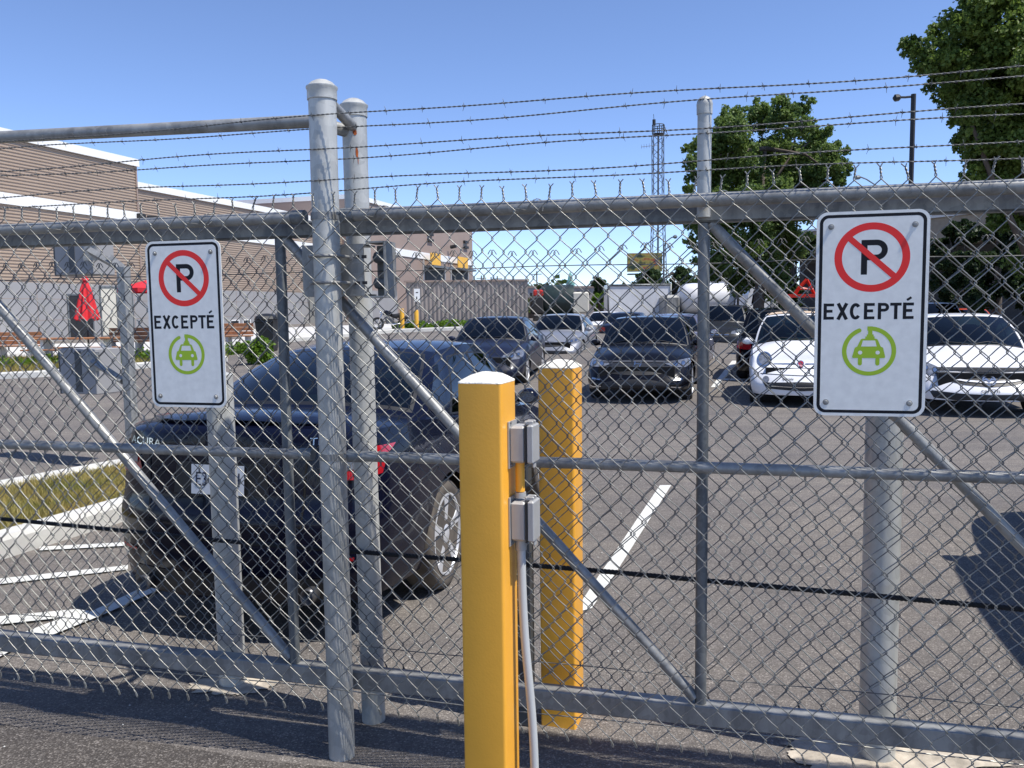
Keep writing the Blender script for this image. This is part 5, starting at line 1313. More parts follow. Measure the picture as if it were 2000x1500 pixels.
def table(px, D, label):
    p = at(px, 690, D); b_ = Vector((p.x, p.y, gz(p.x, p.y))); th = thing('picnic_table', label, 'table', b_, 0, 'picnic tables'); AX_ = (Vector((1,0,0)), Vector((0,1,0)), DZ)
    mb = MB()
    for i in range(6): mb.box(b_+Vector((0, -.38+.15*i, .76)), (2.6, .135, .045), AX_, bev=.006)
    part(mb, 'tabletop', M['wood'], th, autos=30)
    for sy in (-.75, .78):
        mb = MB()
        for i in range(2): mb.box(b_+Vector((0, sy-.07+.14*i, .45)), (2.4, .13, .04), AX_, bev=.006)
        part(mb, 'bench_seat', M['wood'], th, autos=30)
    for sx in (-.9, .9): 
        mb = MB(); mb.box(b_+Vector((sx, 0, .36)), (.10, .5, .72), AX_); mb.box(b_+Vector((sx, 0, .40)), (.09, 1.6, .07), AX_); part(mb, 'leg', M['white_trim'], th, autos=30)
table(150, 25.5, 'picnic table under the closed red umbrella')
# closed umbrella
p = at(174, 690, 26.0); b_ = Vector((p.x, p.y, gz(p.x, p.y))); zt_ = at(174, 541, 26).z; zl = at(174, 621, 26).z
th = thing('patio_umbrella', 'closed red patio umbrella over the picnic table', 'umbrella', b_, 0, 'red patio umbrellas')
mb = MB(); n = 48; rws = []
for k_ in range(15):
    t_ = k_/14; z = zt_-.05-(zt_-zl)*t_; r_ = .05+.06*min(1, t_*4)+.22*t_**1.3
    rws.append([Vector((b_.x+r_*(1+.22*math.sin(8*w_+t_*.8)*min(1, t_*3))*math.cos(w_), b_.y+r_*(1+.22*math.sin(8*w_+t_*.8)*min(1, t_*3))*math.sin(w_), z+(.05*math.sin(8*w_+1) if k_ == 14 else 0))) for w_ in np.linspace(0, 2*math.pi, n+1)])
mb.grid(rws); part(mb, 'folded_canopy', M['umb_red'], th, autos=None)
part(MB().tube([b_, Vector((b_.x, b_.y, zt_))], .025, 10), 'pole', M['dark'], th)
part(MB().lathe(Vector((b_.x, b_.y, zt_-.1)), [(.12,0),(.09,.05),(.05,.12),(.01,.15)], 12), 'top_flap', M['umb_red'], th)
# open umbrella, mostly behind the left sign
p = at(284, 690, 28.5); b_ = Vector((p.x, p.y, gz(p.x, p.y))); ze = at(262, 564, 28.5).z; za = at(284, 544, 28.5).z
th = thing('patio_umbrella', 'open red patio umbrella peeping out beside the left sign', 'umbrella', b_, 0, 'red patio umbrellas')
mb = MB(); ra = 1.15; rws = []
for t_, in [(q,) for q in (0.02, .35, .7, 1.0)]: rws.append([Vector((b_.x+.35+ra*t_*math.cos(w_), b_.y+ra*t_*math.sin(w_), za+(ze-za)*t_)) for w_ in np.linspace(0, 2*math.pi, 9)])
rws.append([v-DZ*.14 for v in rws[-1]]); mb.grid(rws); part(mb, 'canopy', M['umb_red'], th, smooth=False, autos=None)
part(MB().tube([Vector((b_.x+.35, b_.y, b_.z)), Vector((b_.x+.35, b_.y, za))], .025, 10), 'pole', M['dark'], th)

# dual-height access pedestal with two grey housings
pD = 8.6; pt0 = at(241, 520, pD); pb = Vector((pt0.x, pt0.y, 0))
th = thing('access_pedestal', 'galvanised access pedestal with two grey housings at two heights', 'pedestal', pb)
mb = MB(); mb.box(pb+DZ*(pt0.z/2), (.095, .095, pt0.z), (WL, NL, DZ), bev=.008)
mb.tube([pt0-DZ*.03, at(215, 505, pD+.1)], .048, 4); part(mb, 'post_tube', M['galv'], th, autos=30)
for (xa, ya, xb, yb, bx0, bx1, by0, by1, dd) in ((238, 525, 176, 490, 108, 222, 452, 538, .35), (240, 744, 182, 706, 116, 240, 679, 768, .35)):
    mb = MB(); mb.tube([at(xa, ya, pD), at(xb, yb, pD+dd-.12)], .042, 4); q = at(xb, yb, pD+dd-.06); mb.box(q, (.14, .03, .20), (Vector((1,0,0)), Vector((0,1,0)), DZ)); 
    for sx in (-.05, .05): mb.lathe(q+Vector((sx, -.015, .07)), [(.016,0),(.016,.012),(.002,.014)], 8, Vector((0,-1,0)))
    part(mb, 'bracket_arm', M['galv'], th, autos=30)
    cc = at((bx0+bx1)/2, (by0+by1)/2, pD+dd+.18); w_ = (bx1-bx0)/FPX*(pD+dd)*.96; h_ = (by1-by0)/FPX*(pD+dd)
    ca, sa = math.cos(R(-22)), math.sin(R(-22)); A_ = (Vector((ca, sa, 0)), Vector((-sa, ca, 0)), DZ)
    mb = MB(); mb.box(cc, (w_*.80, .34, h_), A_, bev=.008); hs = part(mb, 'housing', M['wall_grey'], th, autos=30)
    mb = MB(); mb.box(cc-A_[1]*.172+A_[0]*w_*.02, (w_*.14, .006, h_*.9), A_); part(mb, 'hinge_strip', M['box_dark'], th, autos=30)
    mb = MB(); mb.box(cc-A_[0]*(w_*.40+.006), (.014, .345, h_*1.01), A_); part(mb, 'face_panel', M['box_dark'], th, autos=30)

# motorcycle, small yellow posts, small white sign
p = onground(765, 643); mc = Vector((p.x, p.y, gz(p.x, p.y)))
mcD = p.y; k_ = (at(765, 600, p.y).z-mc.z)/1.25
moto = thing('motorcycle', 'dark cruiser motorcycle with chrome parts parked by the yellow posts', 'motorcycle', mc, R(8)); moto.scale = (k_,)*3
def mp(x, z, y=0): return Vector((x, y, z))
for x in (-.78, .80):
    mb = MB(); mb.tube([mp(x+.30*math.cos(a_), .33+.30*math.sin(a_)) for a_ in np.linspace(0, 2*math.pi, 25)], .065, 8, caps=False); w_ = mb.build('wheel', M['tyre'], moto, smooth=True)
    mb = MB(); mb.tube([mp(x+.23*math.cos(a_), .33+.23*math.sin(a_)) for a_ in np.linspace(0, 2*math.pi, 25)], .018, 6, caps=False)
    for i in range(9): a_ = i*math.pi/9; mb.tube([mp(x+.22*math.cos(a_), .33+.22*math.sin(a_)), mp(x-.22*math.cos(a_), .33-.22*math.sin(a_))], .008, 4)
    mb.tube([mp(x, .33, -.08), mp(x, .33, .08)], .06, 10); mb.build('rim', M['chrome'], w_, smooth=True)
mb = MB(); mb.tube([mp(-.78,.33,-.1), mp(-.48,.98,-.1)], .028, 8); mb.tube([mp(-.78,.33,.1), mp(-.48,.98,.1)], .028, 8); mb.tube([mp(-.42,1.08,-.38), mp(-.5,1.02,-.12), mp(-.5,1.02,.12), mp(-.42,1.08,.38)], .018, 8); mb.build('front_fork', M['chrome'], moto, smooth=True)
mb = MB(); mb.tube([mp(-.52,.9), mp(-.30,.93), mp(-.05,.86), mp(.05,.78)], [.05,.16,.14,.06], 12); mb.build('fuel_tank', P_black, moto, smooth=True)
mb = MB(); mb.tube([mp(-.02,.78), mp(.2,.74), mp(.45,.78), mp(.62,.86), mp(.72,.90)], [.08,.13,.13,.11,.04], 10); mb.build('saddle', M['black_plastic'], moto, smooth=True)
mb = MB(); mb.box((-.08, 0, .48), (.48, .30, .36), bev=.05); mb.lathe(Vector((-.05,-.17,.42)), [(.13,0),(.13,.04),(.02,.05)], 14, Vector((0,-1,0))); mb.tube([mp(-.3,.5), mp(-.45,.85), mp(.1,.7), mp(.8,.33)], .03, 6); mb.build('engine', M['rim_dark'], moto, smooth=True, autos=30)
mb = MB(); mb.tube([mp(-.2,.35,-.2), mp(.1,.28,-.22), mp(1.0,.36,-.22)], [.03,.045,.05], 10); mb.build('exhaust', M['chrome'], moto, smooth=True)
for x, a0, a1 in ((-.78, 20, 150), (.80, 10, 160)):
    mb = MB(); mb.grid([[mp(x+.40*math.cos(R(a_)), .33+.40*math.sin(R(a_)), y) for a_ in range(a0, a1, 10)] for y in (-.08, .08)]); mb.build('mudguard', P_black, moto, smooth=True)
mb = MB().lathe(Vector((-.60, 0, .93)), [(.02,-.06),(.09,-.02),(.10,.04),(.085,.06),(.01,.065)], 14, Vector((-1,0,0))); mb.build('headlight', M['chrome'], moto, smooth=True)
mb = MB(); mb.box((.62, .22, .58), (.42, .14, .30), bev=.04); mb.box((.62, -.22, .58), (.42, .14, .30), bev=.04); mb.build('saddlebag', M['black_plastic'], moto, autos=40, smooth=True)
for px, top, lb in ((786, 602, 'thin yellow guard post in front of the motorcycle, left of the pair'), (814, 605, 'thin yellow guard post by the small white sign, right of the pair')):
    p = onground(px, 646); b_ = Vector((p.x, p.y, gz(p.x, p.y))); z = at(px, top, p.y).z
    th = thing('guard_post', lb, 'post', b_, 0, 'thin yellow posts by the motorcycle'); r_ = 4.2/FPX*p.y
    part(MB().lathe(b_, [(r_,0),(r_,z-b_.z-.08),(r_*.8,z-b_.z-.02),(r_*.2,z-b_.z)], 14), 'post_tube', M['yellow_far'], th)
p = at(815, 590, 47.0); b_ = Vector((p.x, p.y, gz(p.x, p.y))); z1, z0 = at(815, 564, 47).z, at(815, 590, 47).z
th = thing('small_sign', 'small white upright sign on a thin pole above the yellow posts', 'sign', b_); A_ = (Vector((1,0,0)), Vector((0,1,0)), DZ)
mb = MB(); mb.box(Vector((b_.x, b_.y-.03, (z0+z1)/2)), (.32, .02, z1-z0), A_); pn_ = part(mb, 'panel', M['white_trim'], th, autos=30)
part(MB().tube([b_, Vector((b_.x, b_.y, z1))], .03, 8), 'pole', M['galv'], th)
mb = MB(); mb.box(Vector((b_.x-.02, b_.y-.045, z0+(z1-z0)*.30)), (.06, .004, .16), A_); mb.box(Vector((b_.x, b_.y-.045, z0+(z1-z0)*.72)), (.13, .004, .05), A_); part(mb, 'symbol', M['black'], th, autos=None)
p = at(605, 565, 50); b_ = Vector((p.x, p.y, gz(p.x, p.y))); th = thing('small_sign', 'tiny white square sign on the cream column left of the tall post', 'sign', b_)
mb = MB(); mb.box(at(609, 565, bw(t_of(614, SB+.4), SB+.4, 0).y-.45), (.45, .03, .25), A_); part(mb, 'panel', M['white_trim'], th, autos=None)

# ================================================================ TRUCKS and machinery
TG = 'trucks parked at the back of the lot'
def box_at(mb, px0, px1, py0, py1, D, depth, bev=.05, yoff=0):
    a = at(px0, py1, D); b = at(px1, py0, D); mb.box(((a.x+b.x)/2, D+depth/2+yoff, (a.z+b.z)/2), (b.x-a.x, depth, b.z-a.z), bev=bev)
def wheels_at(th, pts, r, D):
    for px in pts:
        c = at(px, 600, D); c = Vector((c.x, D+.1, r)); mb = MB().lathe(c, [(r*.6,-.14),(r*.95,-.14),(r,-.1),(r,.1),(r*.95,.14),(r*.6,.14)], 24, Vector((0,1,0))); w_ = part(mb, 'wheel', M['tyre'], th)
        
# white box truck
D = 52.0; c = at(1250, 610, D); th = thing('box_truck', 'white box truck seen side-on beyond the cars', 'truck', (c.x, D, 0), 0, TG)
mb = MB(); a = at(1188, 620, D); b = at(1310, 554, D); mb.box(((a.x+b.x)/2, D+1.2, (b.z+1.0)/2), (b.x-a.x, 2.4, b.z-1.0), bev=.04); part(mb, 'cargo_box', P_white, th, autos=30)
mb = MB(); mb.box(((a.x+b.x)/2, D-.01, b.z-.06), (b.x-a.x+.06, .06, .12)); mb.box(((a.x+b.x)/2, D-.01, 1.05), (b.x-a.x+.06, .06, .12))
for k_ in (0, 1): mb.box((a.x if k_ else b.x, D-.02, (b.z+1)/2), (.10, .06, b.z-1.0))
part(mb, 'box_frame', M['galv_dull'], th, autos=None)
x0 = b.x+.06; mb = MB(); mb.prism([(0,.5),(1.15,.5),(1.20,1.2),(1.0,1.75),(.75,2.35),(0,2.4)], Vector((x0, D+.15, 0)), Vector((1,0,0)), DZ, Vector((0,1,0)), 2.0); part(mb, 'cab', P_white, th, smooth=False, autos=None)
mb = MB(); mb.poly([Vector((x0+x, D+.145, z)) for x, z in ((.25,1.4),(.95,1.4),(.80,2.05),(.25,2.1))]); part(mb, 'side_window', M['glass_dark'], th, smooth=False, autos=None)
wheels_at(th, (1210, 1325), .45, D)
# white rounded tanker
D = 50.0; c = at(1380, 610, D); th = thing('tanker_truck', 'white rounded tank truck behind the charcoal car', 'truck', (c.x, D, 0), 0, TG)
a = at(1332, 590, D); b = at(1436, 551, D); mb = MB(); rws = []
for x, k_ in ((a.x,.45),(a.x+.10,.75),(a.x+.35,.95),(a.x+.8,1),(b.x-.2,1),(b.x-.02,.92)):
    rws.append([Vector((x, D+1.1+1.15*k_*math.cos(w_)*(abs(math.cos(w_))**-.3 if abs(math.cos(w_)) > .01 else 1), (b.z+1.2)/2+(b.z-1.2)/2*k_*math.sin(w_))) for w_ in np.linspace(0, 2*math.pi, 29)])
mb.grid(rws); mb.poly(rws[0][:-1]); mb.poly(rws[-1][:-1]); part(mb, 'tank', P_white, th, autos=50)
mb = MB(); mb.box(((a.x+b.x)/2, D+1.1, .95), (b.x-a.x+.5, 2.0, .35)); mb.box((b.x+.03, D+1.1, (b.z+1.2)/2), (.06, 2.3, b.z-1.1)); part(mb, 'chassis', M['rim_dark'], th, smooth=False, autos=None)
mb = MB(); mb.box((a.x-.55, D+1.1, 1.6), (.9, 2.1, 1.5), bev=.15); part(mb, 'cab', M['galv'], th, autos=30)
wheels_at(th, (1345, 1420), .48, D)
# white truck cab
D = 42.0; c = at(1480, 610, D); th = thing('truck_cab', 'white truck cab facing the lot, left of the right-hand diagonal brace', 'truck', (c.x, D, 0), 0, TG)
a = at(1458, 620, D); b = at(1500, 555, D); mb = MB(); w_ = b.x-a.x
mb.prism([(0,.6),(w_*1.1,.6),(w_*1.1,b.z),(w_*.25,b.z),(.08,b.z-.5),(0,b.z-1.1)], Vector((a.x, D, 0)), Vector((1,0,0)), DZ, Vector((0,1,0)), 2.2); part(mb, 'cab', P_white, th, smooth=False, autos=None)
mb = MB(); mb.poly([Vector((a.x+x*w_, D-.004, z)) for x, z in ((.22,b.z-.95),(.75,b.z-.95),(.75,b.z-.3),(.32,b.z-.3))]); part(mb, 'side_window', M['glass_dark'], th, smooth=False, autos=None)
mb = MB(); mb.tube([Vector((a.x-.35, D+.3, .8)), Vector((a.x-.35, D+.3, b.z+.2)), Vector((a.x-.5, D+.3, b.z+.35))], .06, 8); part(mb, 'exhaust_stack', M['dark'], th)
mb = MB(); mb.box((b.x+.9, D+1.1, .9), (2.2, 1.6, .5)); part(mb, 'chassis', M['rim_dark'], th, smooth=False, autos=None); wheels_at(th, (1468, 1510), .48, D)
# red folding boom machine
D = 38.0; c = at(1555, 610, D); th = thing('boom_lift', 'bright red folded boom machine beside the right sign', 'machine', (c.x, D, 0), 0, TG)
mb = MB(); 
def q_(px, py): v = at(px, py, D); return Vector((v.x, D, v.z))
mb.tube([q_(1551,577), q_(1560,563), q_(1576,546)], .08, 4); mb.tube([q_(1576,546), q_(1583,560), q_(1592,577)], .07, 4); mb.tube([q_(1560,563), q_(1588,565)], .06, 4); part(mb, 'boom_arm', P_red, th, smooth=False, autos=None); part(MB().tube([q_(1500,560), q_(1512,552), q_(1524,577)], .07, 4), 'boom_arm', mat('machine_red_arm', (.48,.025,.015), .35), th, smooth=False, autos=None)
P_red2 = mat('machine_red', (.48,.025,.015), .35, var=.08); bpy.data.objects[th.children[0].name].data.materials[0] = P_red2
mb = MB(); a = q_(1500, 582); b = q_(1600, 574); mb.box(((a.x+b.x)/2, D, (a.z+b.z)/2), (b.x-a.x, .8, b.z-a.z)); part(mb, 'deck', P_red2, th, smooth=False, autos=None)
mb = MB(); a = q_(1497, 620); b = q_(1603, 584); mb.box(((a.x+b.x)/2, D+.4, 1.1), (b.x-a.x, 1.6, .9), bev=.05); part(mb, 'chassis', M['dark'], th, autos=30); wheels_at(th, (1510, 1590), .5, D)
# dark tank truck with red cab far left
D = 60.0; c = at(1090, 610, D); th = thing('vacuum_truck', 'dark green tank truck with a red front, far behind the silver sedan', 'truck', (c.x, D, 0), 0, TG)
M['dark_green'] = mat('dark_green_paint', (.015,.03,.028), .45, var=.2); a = q_(1060, 600); mb = MB()
a = at(1060, 600, D); b = at(1122, 563, D); mb.tube([Vector((a.x, D+1.2, 2.1)), Vector((a.x+.3, D+1.2, 2.15)), Vector((b.x, D+1.2, 2.15))], [1.0, 1.2, 1.2], 24); part(mb, 'tank', M['dark_green'], th)
mb = MB(); a2 = at(1111, 600, D); b2 = at(1142, 570, D); mb.box(((a2.x+b2.x)/2+.3, D+1.0, (b2.z+1.3)/2), (b2.x-a2.x, 2.0, b2.z-1.3), bev=.1); part(mb, 'rear_body', M['cream'], th, autos=30)
mb = MB(); c0 = at(1042, 600, D); mb.box((c0.x+.25, D+1.0, 1.9), (.9, 2.0, 1.3), bev=.12); part(mb, 'cab', M['dark'], th, autos=30); mb = MB(); mb.box((c0.x+.35, D+.8, 2.75), (.7, 1.4, .5), bev=.1); part(mb, 'red_hood', P_red2, th, autos=30)
mb = MB(); mb.box(((c0.x+b2.x)/2, D+1.0, .9), (b2.x-c0.x, 2.0, .5)); part(mb, 'chassis', M['dark'], th, smooth=False, autos=None); wheels_at(th, (1052, 1105, 1130), .5, D)

# ================================================================ tower, billboard, lamps, steeple
D = 90.0; base = at(1287, 600, D); tw = thing('lattice_tower', 'slim steel lattice tower with a railed top, right of centre', 'tower', (base.x, D, 0))
def tz(py): return at(1285, py, D).z
zc, ztw = 0, tz(262); mb = MB(); legs = []; cx, cy = base.x-.12, D
def lp(i, z):
    w_ = .53 if z > tz(380) else .53+(tz(380)-z)/tz(380)*.35
    return Vector((cx+w_*(-1, 1, 1, -1)[i]+(z-10)*-.006, cy+w_*(-1, -1, 1, 1)[i], z))
for i in range(4): mb.tube([lp(i, 0), lp(i, tz(380)), lp(i, ztw)], .05, 5)
z = 0.4; k_ = 0
while z < ztw-1:
    for i in range(4):
        j_ = (i+1) % 4; mb.tube([lp(i if k_ % 2 else j_, z), lp(j_ if k_ % 2 else i, z+1.0)], .028, 4)
    z += 1.0; k_ += 1
mb.tube([Vector((cx, cy, 0)), Vector((cx, cy, ztw))], .10, 6); part(mb, 'lattice_mast', M['rim_dark'], tw)
mb = MB(); zt2 = tz(244)
for zz_ in (ztw, (ztw+zt2)/2, zt2):
    for i in range(8): a0, a1 = i*math.pi/4, (i+1)*math.pi/4; mb.tube([Vector((cx+.62*math.cos(a0), cy+.62*math.sin(a0), zz_)), Vector((cx+.62*math.cos(a1), cy+.62*math.sin(a1), zz_))], .045, 4)
for i in range(8): a0 = i*math.pi/4; mb.tube([Vector((cx+.62*math.cos(a0), cy+.62*math.sin(a0), ztw)), Vector((cx+.62*math.cos(a0), cy+.62*math.sin(a0), zt2))], .045, 4)
mb.lathe(Vector((cx, cy, ztw-.1)), [(.62,0),(.62,.12)], 8); part(mb, 'railed_platform', M['dark'], tw)
mb = MB(); mb.tube([Vector((cx-.45, cy, zt2)), Vector((cx-.45, cy, zt2+.55))], .17, 8); mb.tube([Vector((cx-.42, cy, zt2)), Vector((cx-.50, cy, zt2+1.1))], .025, 4); part(mb, 'beacon', M['dark'], tw)
mb = MB(); ya = tz(285); mb.tube([Vector((cx, cy-.6, ya)), Vector((cx-1.9, cy-.6, ya-.2))], .025, 4)
for i in range(6): mb.tube([Vector((cx-.5-.27*i, cy-.6, ya-.25-.03*i)), Vector((cx-.5-.27*i, cy-.6, ya+.2-.03*i))], .015, 4)
part(mb, 'antenna', M['galv_dull'], tw)
D = 84.0; a = at(1225, 531, D); b = at(1293, 494, D)
bb = thing('billboard', 'dark roadside billboard with yellow and brown picture in front of the tower', 'billboard', ((a.x+b.x)/2, D, 0))
m, t, bs = nt('billboard_picture'); N = t.nodes; geo = N.new('ShaderNodeNewGeometry'); no = N.new('ShaderNodeTexNoise'); no.inputs['Scale'].default_value = 1.3; no.inputs['Detail'].default_value = 3
t.links.new(geo.outputs['Position'], no.inputs['Vector']); cr = N.new('ShaderNodeValToRGB'); e = cr.color_ramp.elements; e[0].position = .38; e[0].color = (.02,.04,.02,1); e[1].position = .62; e[1].color = (.30,.07,.03,1)
x = e.new(.52); x.color = (.35,.28,.06,1); t.links.new(no.outputs['Fac'], cr.inputs[0]); t.links.new(cr.outputs[0], bs.inputs['Base Color'])
mb = MB(); mb.box(((a.x+b.x)/2, D, (a.z+b.z)/2), (b.x-a.x, .3, b.z-a.z)); part(mb, 'picture_panel', m, bb, smooth=False, autos=None)
mb = MB(); mb.tube([Vector(((a.x+b.x)/2, D+.4, 0)), Vector(((a.x+b.x)/2, D+.4, a.z))], .3, 10); mb.box(((a.x+b.x)/2, D-.3, a.z-.25), (b.x-a.x, .8, .12)); part(mb, 'support_post', M['dark'], bb)
def lamp_post(px, D, ptop, head_pts, label, r_=.09, mat_='dark', group='tall street lamps'):
    b_ = at(px, 600, D); b_ = Vector((b_.x, D, 0)); tp_ = at(px, ptop, D)
    th = thing('street_lamp', label, 'street lamp', b_, 0, group); part(MB().tube([b_, Vector((b_.x+.01, D, tp_.z))], r_, 8), 'pole', M[mat_], th)
    pts = [at(x, y, D) for x, y in head_pts]; part(MB().tube([Vector((b_.x, D, tp_.z-.1))]+pts[:-1], .05, 6), 'arm', M[mat_], th)
    c0, c1 = pts[-2], pts[-1]; mb = MB(); mb.tube([c0, c0.lerp(c1, .3), c0.lerp(c1, .75), c1], [.05, .15, .16, .04], 8); part(mb, 'lamp_head', M[mat_], th)
lamp_post(1772, 38, 184, [(1768,190),(1760,190),(1744,192)], 'tall dark lamp post rising between the two large trees', r_=.11)
lamp_post(1709, 62, 362, [(1703,357),(1692,350),(1682,346),(1669,347)], 'slim street lamp with curved arm just above the right half of the top beam', r_=.07, mat_='galv_dull')
lamp_post(1296, 70, 480, [(1300,473),(1310,465),(1314,463),(1323,462)], 'slim street lamp with curved arm beside the lattice tower', r_=.08, mat_='galv_dull')
lamp_post(1553, 58, 345, [(1550,345),(1546,344),(1530,343)], 'dark street lamp in front of the middle tree crown', r_=.08)
D = 150.0; c = at(1114, 560, D); th = thing('church_spire', 'pale green copper spire on the horizon', 'spire', (c.x, D, 0)); M['copper'] = mat('copper_green', (.14,.34,.30), .6, var=.1)
zt_ = at(1114, 531, D).z; zb_ = at(1114, 560, D).z
part(MB().lathe(Vector((c.x, D, 0)), [(.75,zb_-1.5),(.75,zb_+.6),(.5,zb_+1.1),(.3,zt_-.5),(.02,zt_)], 8), 'spire_roof', M['copper'], th, autos=20)
part(MB().lathe(Vector((c.x, D, 0)), [(.7,0),(.7,zb_-1.5)], 4), 'spire_base', M['cream'], th, smooth=False, autos=None)
# utility poles on the horizon
for i, (px, top) in enumerate(((1049, 530), (941, 538), (960, 541), (972, 539))):
    D = 120; b_ = at(px, 600, D); z = at(px, top, D).z
    th = thing('utility_pole', ('thin pole right of the ribbed screen fence', 'first of the thin poles above the ribbed screen fence, leftmost', 'middle thin pole above the ribbed screen fence', 'third thin pole above the ribbed screen fence, rightmost of the close pair')[i], 'pole', (b_.x, D, 0), 0, 'thin poles on the horizon')
    part(MB().tube([Vector((b_.x, D, 0)), Vector((b_.x, D, z))], .09, 6), 'pole', M['bark'], th); part(MB().tube([Vector((b_.x-.7, D, z-.4)), Vector((b_.x+.7, D, z-.4))], .06, 5), 'crossarm', M['bark'], th)

# ================================================================ far buildings
def far_building(px0, px1, ytop, D, depth, m_, label, name='far_building', roof=None, wins=()):
    a = at(px0, 600, D); b = at(px1, 600, D); z = at((px0+px1)/2, ytop, D).z
    th = thing(name, label, 'building', ((a.x+b.x)/2, D, 0), 0, 'buildings on the horizon')
    mb = MB(); mb.box(((a.x+b.x)/2, D+depth/2, z/2), (b.x-a.x, depth, z)); part(mb, 'wall', m_, th, smooth=False, autos=None)
    mb = MB(); mb.box(((a.x+b.x)/2, D+depth/2, z+.15), (b.x-a.x+.4, depth+.4, .3)); part(mb, 'roof', roof or M['siding_far'], th, smooth=False, autos=None)
    for (u0, u1, v0, v1) in wins:
        mb = MB(); p0 = at(u0, v1, D); p1 = at(u1, v0, D); mb.box(((p0.x+p1.x)/2, D-.01, (p0.z+p1.z)/2), (p1.x-p0.x, .06, p1.z-p0.z)); part(mb, 'window', M['dark'], th, smooth=False, autos=None)
far_building(1022, 1100, 562, 140, 15, M['wall_grey'], 'low grey house row right of the ribbed screen fence', wins=[(1035,1040,572,580),(1050,1056,572,580),(1072,1078,572,580)])
far_building(1100, 1190, 562, 145, 15, M['siding_fence'], 'low taupe buildings left of the white box truck', wins=[(1108,1114,568,576),(1126,1132,568,576),(1148,1153,568,576)])
far_building(1300, 1475, 560, 120, 20, M['wall_grey'], 'low grey building behind the tank truck', wins=[(1440,1470,566,574)])
# warehouse on the right behind the trees
ra = at(1560, 600, 50.0); rb_ = at(2250, 600, 34.0); d_ = Vector((rb_.x-ra.x, rb_.y-ra.y, 0)); Lr = d_.length; d_.normalize(); n_ = Vector((-d_.y, d_.x, 0)); AR = (d_, n_, DZ)
zt_ = at(1580, 462, 49.6).z
rw_ = thing('flat_roof_building', 'grey building with a deep beige roof edge behind the right-hand trees', 'building', (ra.x, ra.y, 0))
c0 = Vector(((ra.x+rb_.x)/2, (ra.y+rb_.y)/2, 0)); M['beige_wall'] = mat('beige_fascia', (.36,.31,.24), .7, var=.1)
mb = MB(); mb.box(c0+n_*6+DZ*(zt_-1.2)/2, (Lr, 12, zt_-1.2), AR); part(mb, 'wall', M['box_dark'], rw_, smooth=False, autos=None)  # grey wall given a near-black colour to stand for shade under the roof
mb = MB(); mb.box(c0+n_*4.6+DZ*(zt_-.6), (Lr+3, 14, 1.15), AR); part(mb, 'roof_edge', M['beige_wall'], rw_, smooth=False, autos=None)
mb = MB(); mb.box(c0+n_*4.6+DZ*(zt_+.05), (Lr+3.2, 14.2, .12), AR); part(mb, 'roof_trim', M['white_trim'], rw_, smooth=False, autos=None)
for i in range(9):
    mb = MB(); mb.box(c0+d_*(-Lr/2+Lr*(i+.5)/9)-n_*.02+DZ*3.4, (Lr/9*.6, .08, 1.3), AR); part(mb, 'window', M['dark'], rw_, smooth=False, autos=None)
gb = at(1450, 600, 60); th = thing('shed', 'grey gabled shed roof behind the tank truck', 'building', (gb.x, 60, 0))
mb = MB(); a = at(1412, 566, 60); b = at(1520, 566, 60); zp = at(1466, 520, 60).z; mb.prism([(0,0),(b.x-a.x,0),(b.x-a.x,a.z),((b.x-a.x)*.5,zp),(0,a.z)], Vector((a.x, 60, 0)), Vector((1,0,0)), DZ, Vector((0,1,0)), 10); part(mb, 'wall', M['wall_grey'], th, smooth=False, autos=None)

# ================================================================ TREES
def tree(name, label, base, trunk_pts, r0, lumps, n, size, mat_, group, seed, limbs=9, shell=.35, sub_n=7):
    rr = random.Random(seed); th = thing(name, label, 'tree', base, 0, group); mb = MB(); base = Vector(base)
    mb.tube(trunk_pts, [r0*(1-.75*i/(len(trunk_pts)-1)) for i in range(len(trunk_pts))], 9)
    for i in range(limbs):
        c, r_ = lumps[rr.randrange(len(lumps))]; s = trunk_pts[min(len(trunk_pts)-1, 1+rr.randrange(len(trunk_pts)-1))]; s = Vector(s); c = Vector(c)
        m_ = s.lerp(c, .5)+Vector((rr.uniform(-.3, .3), rr.uniform(-.3, .3), rr.uniform(.0, .4))); mb.tube([s, m_, c], [r0*.35, r0*.2, r0*.06], 6)
    part(mb, 'trunk', M['bark'], th, autos=None)
    cs = []
    for c, r_ in lumps:                       # break every lump into smaller ones
        for k_ in range(sub_n):
            v = Vector((rr.gauss(0, 1), rr.gauss(0, 1), rr.gauss(0, 1))).normalized()*r_*rr.uniform(.4, 1.05); cs.append((tuple(Vector(c)+v), r_*rr.uniform(.20, .40)))
        cs.append((tuple(c), r_*.6))
    clump_leaves('crown', cs, n, size, mat_, th, shell=shell, flat=.85)
    return th
TR = 'large leafy trees behind the lot'
def lumps_px(L_, D, spread):
    out = []; rr = random.Random(len(L_)*31+int(D))
    for (px, py, rp) in L_: p = at(px, py, D+rr.uniform(-spread, spread)); out.append((tuple(p), rp/FPX*D))
    return out
D = 36.0
mid = [(1570,215,24),(1600,260,24),(1622,300,32),(1480,215,26),(1440,228,28),(1418,262,32),(1398,292,42),(1520,330,50),(1500,380,60),(1430,360,50),(1590,350,45),(1500,430,60),(1350,320,18),(1655,330,14),(1440,262,46),(1490,232,34),(1530,222,36),(1560,250,30),(1500,290,55),(1585,300,45),(1550,340,60),(1460,330,60),(1400,320,42),(1378,300,28),(1365,345,26),(1395,385,40),(1625,325,32),(1640,350,20),(1450,400,60),(1530,410,60),(1600,400,45),(1400,450,45),(1470,470,50),(1545,470,45),(1395,510,45),(1355,400,22),(1345,370,14),(1440,530,50),(1510,530,45),(1342,292,10),(1362,440,24),(1352,470,16)]
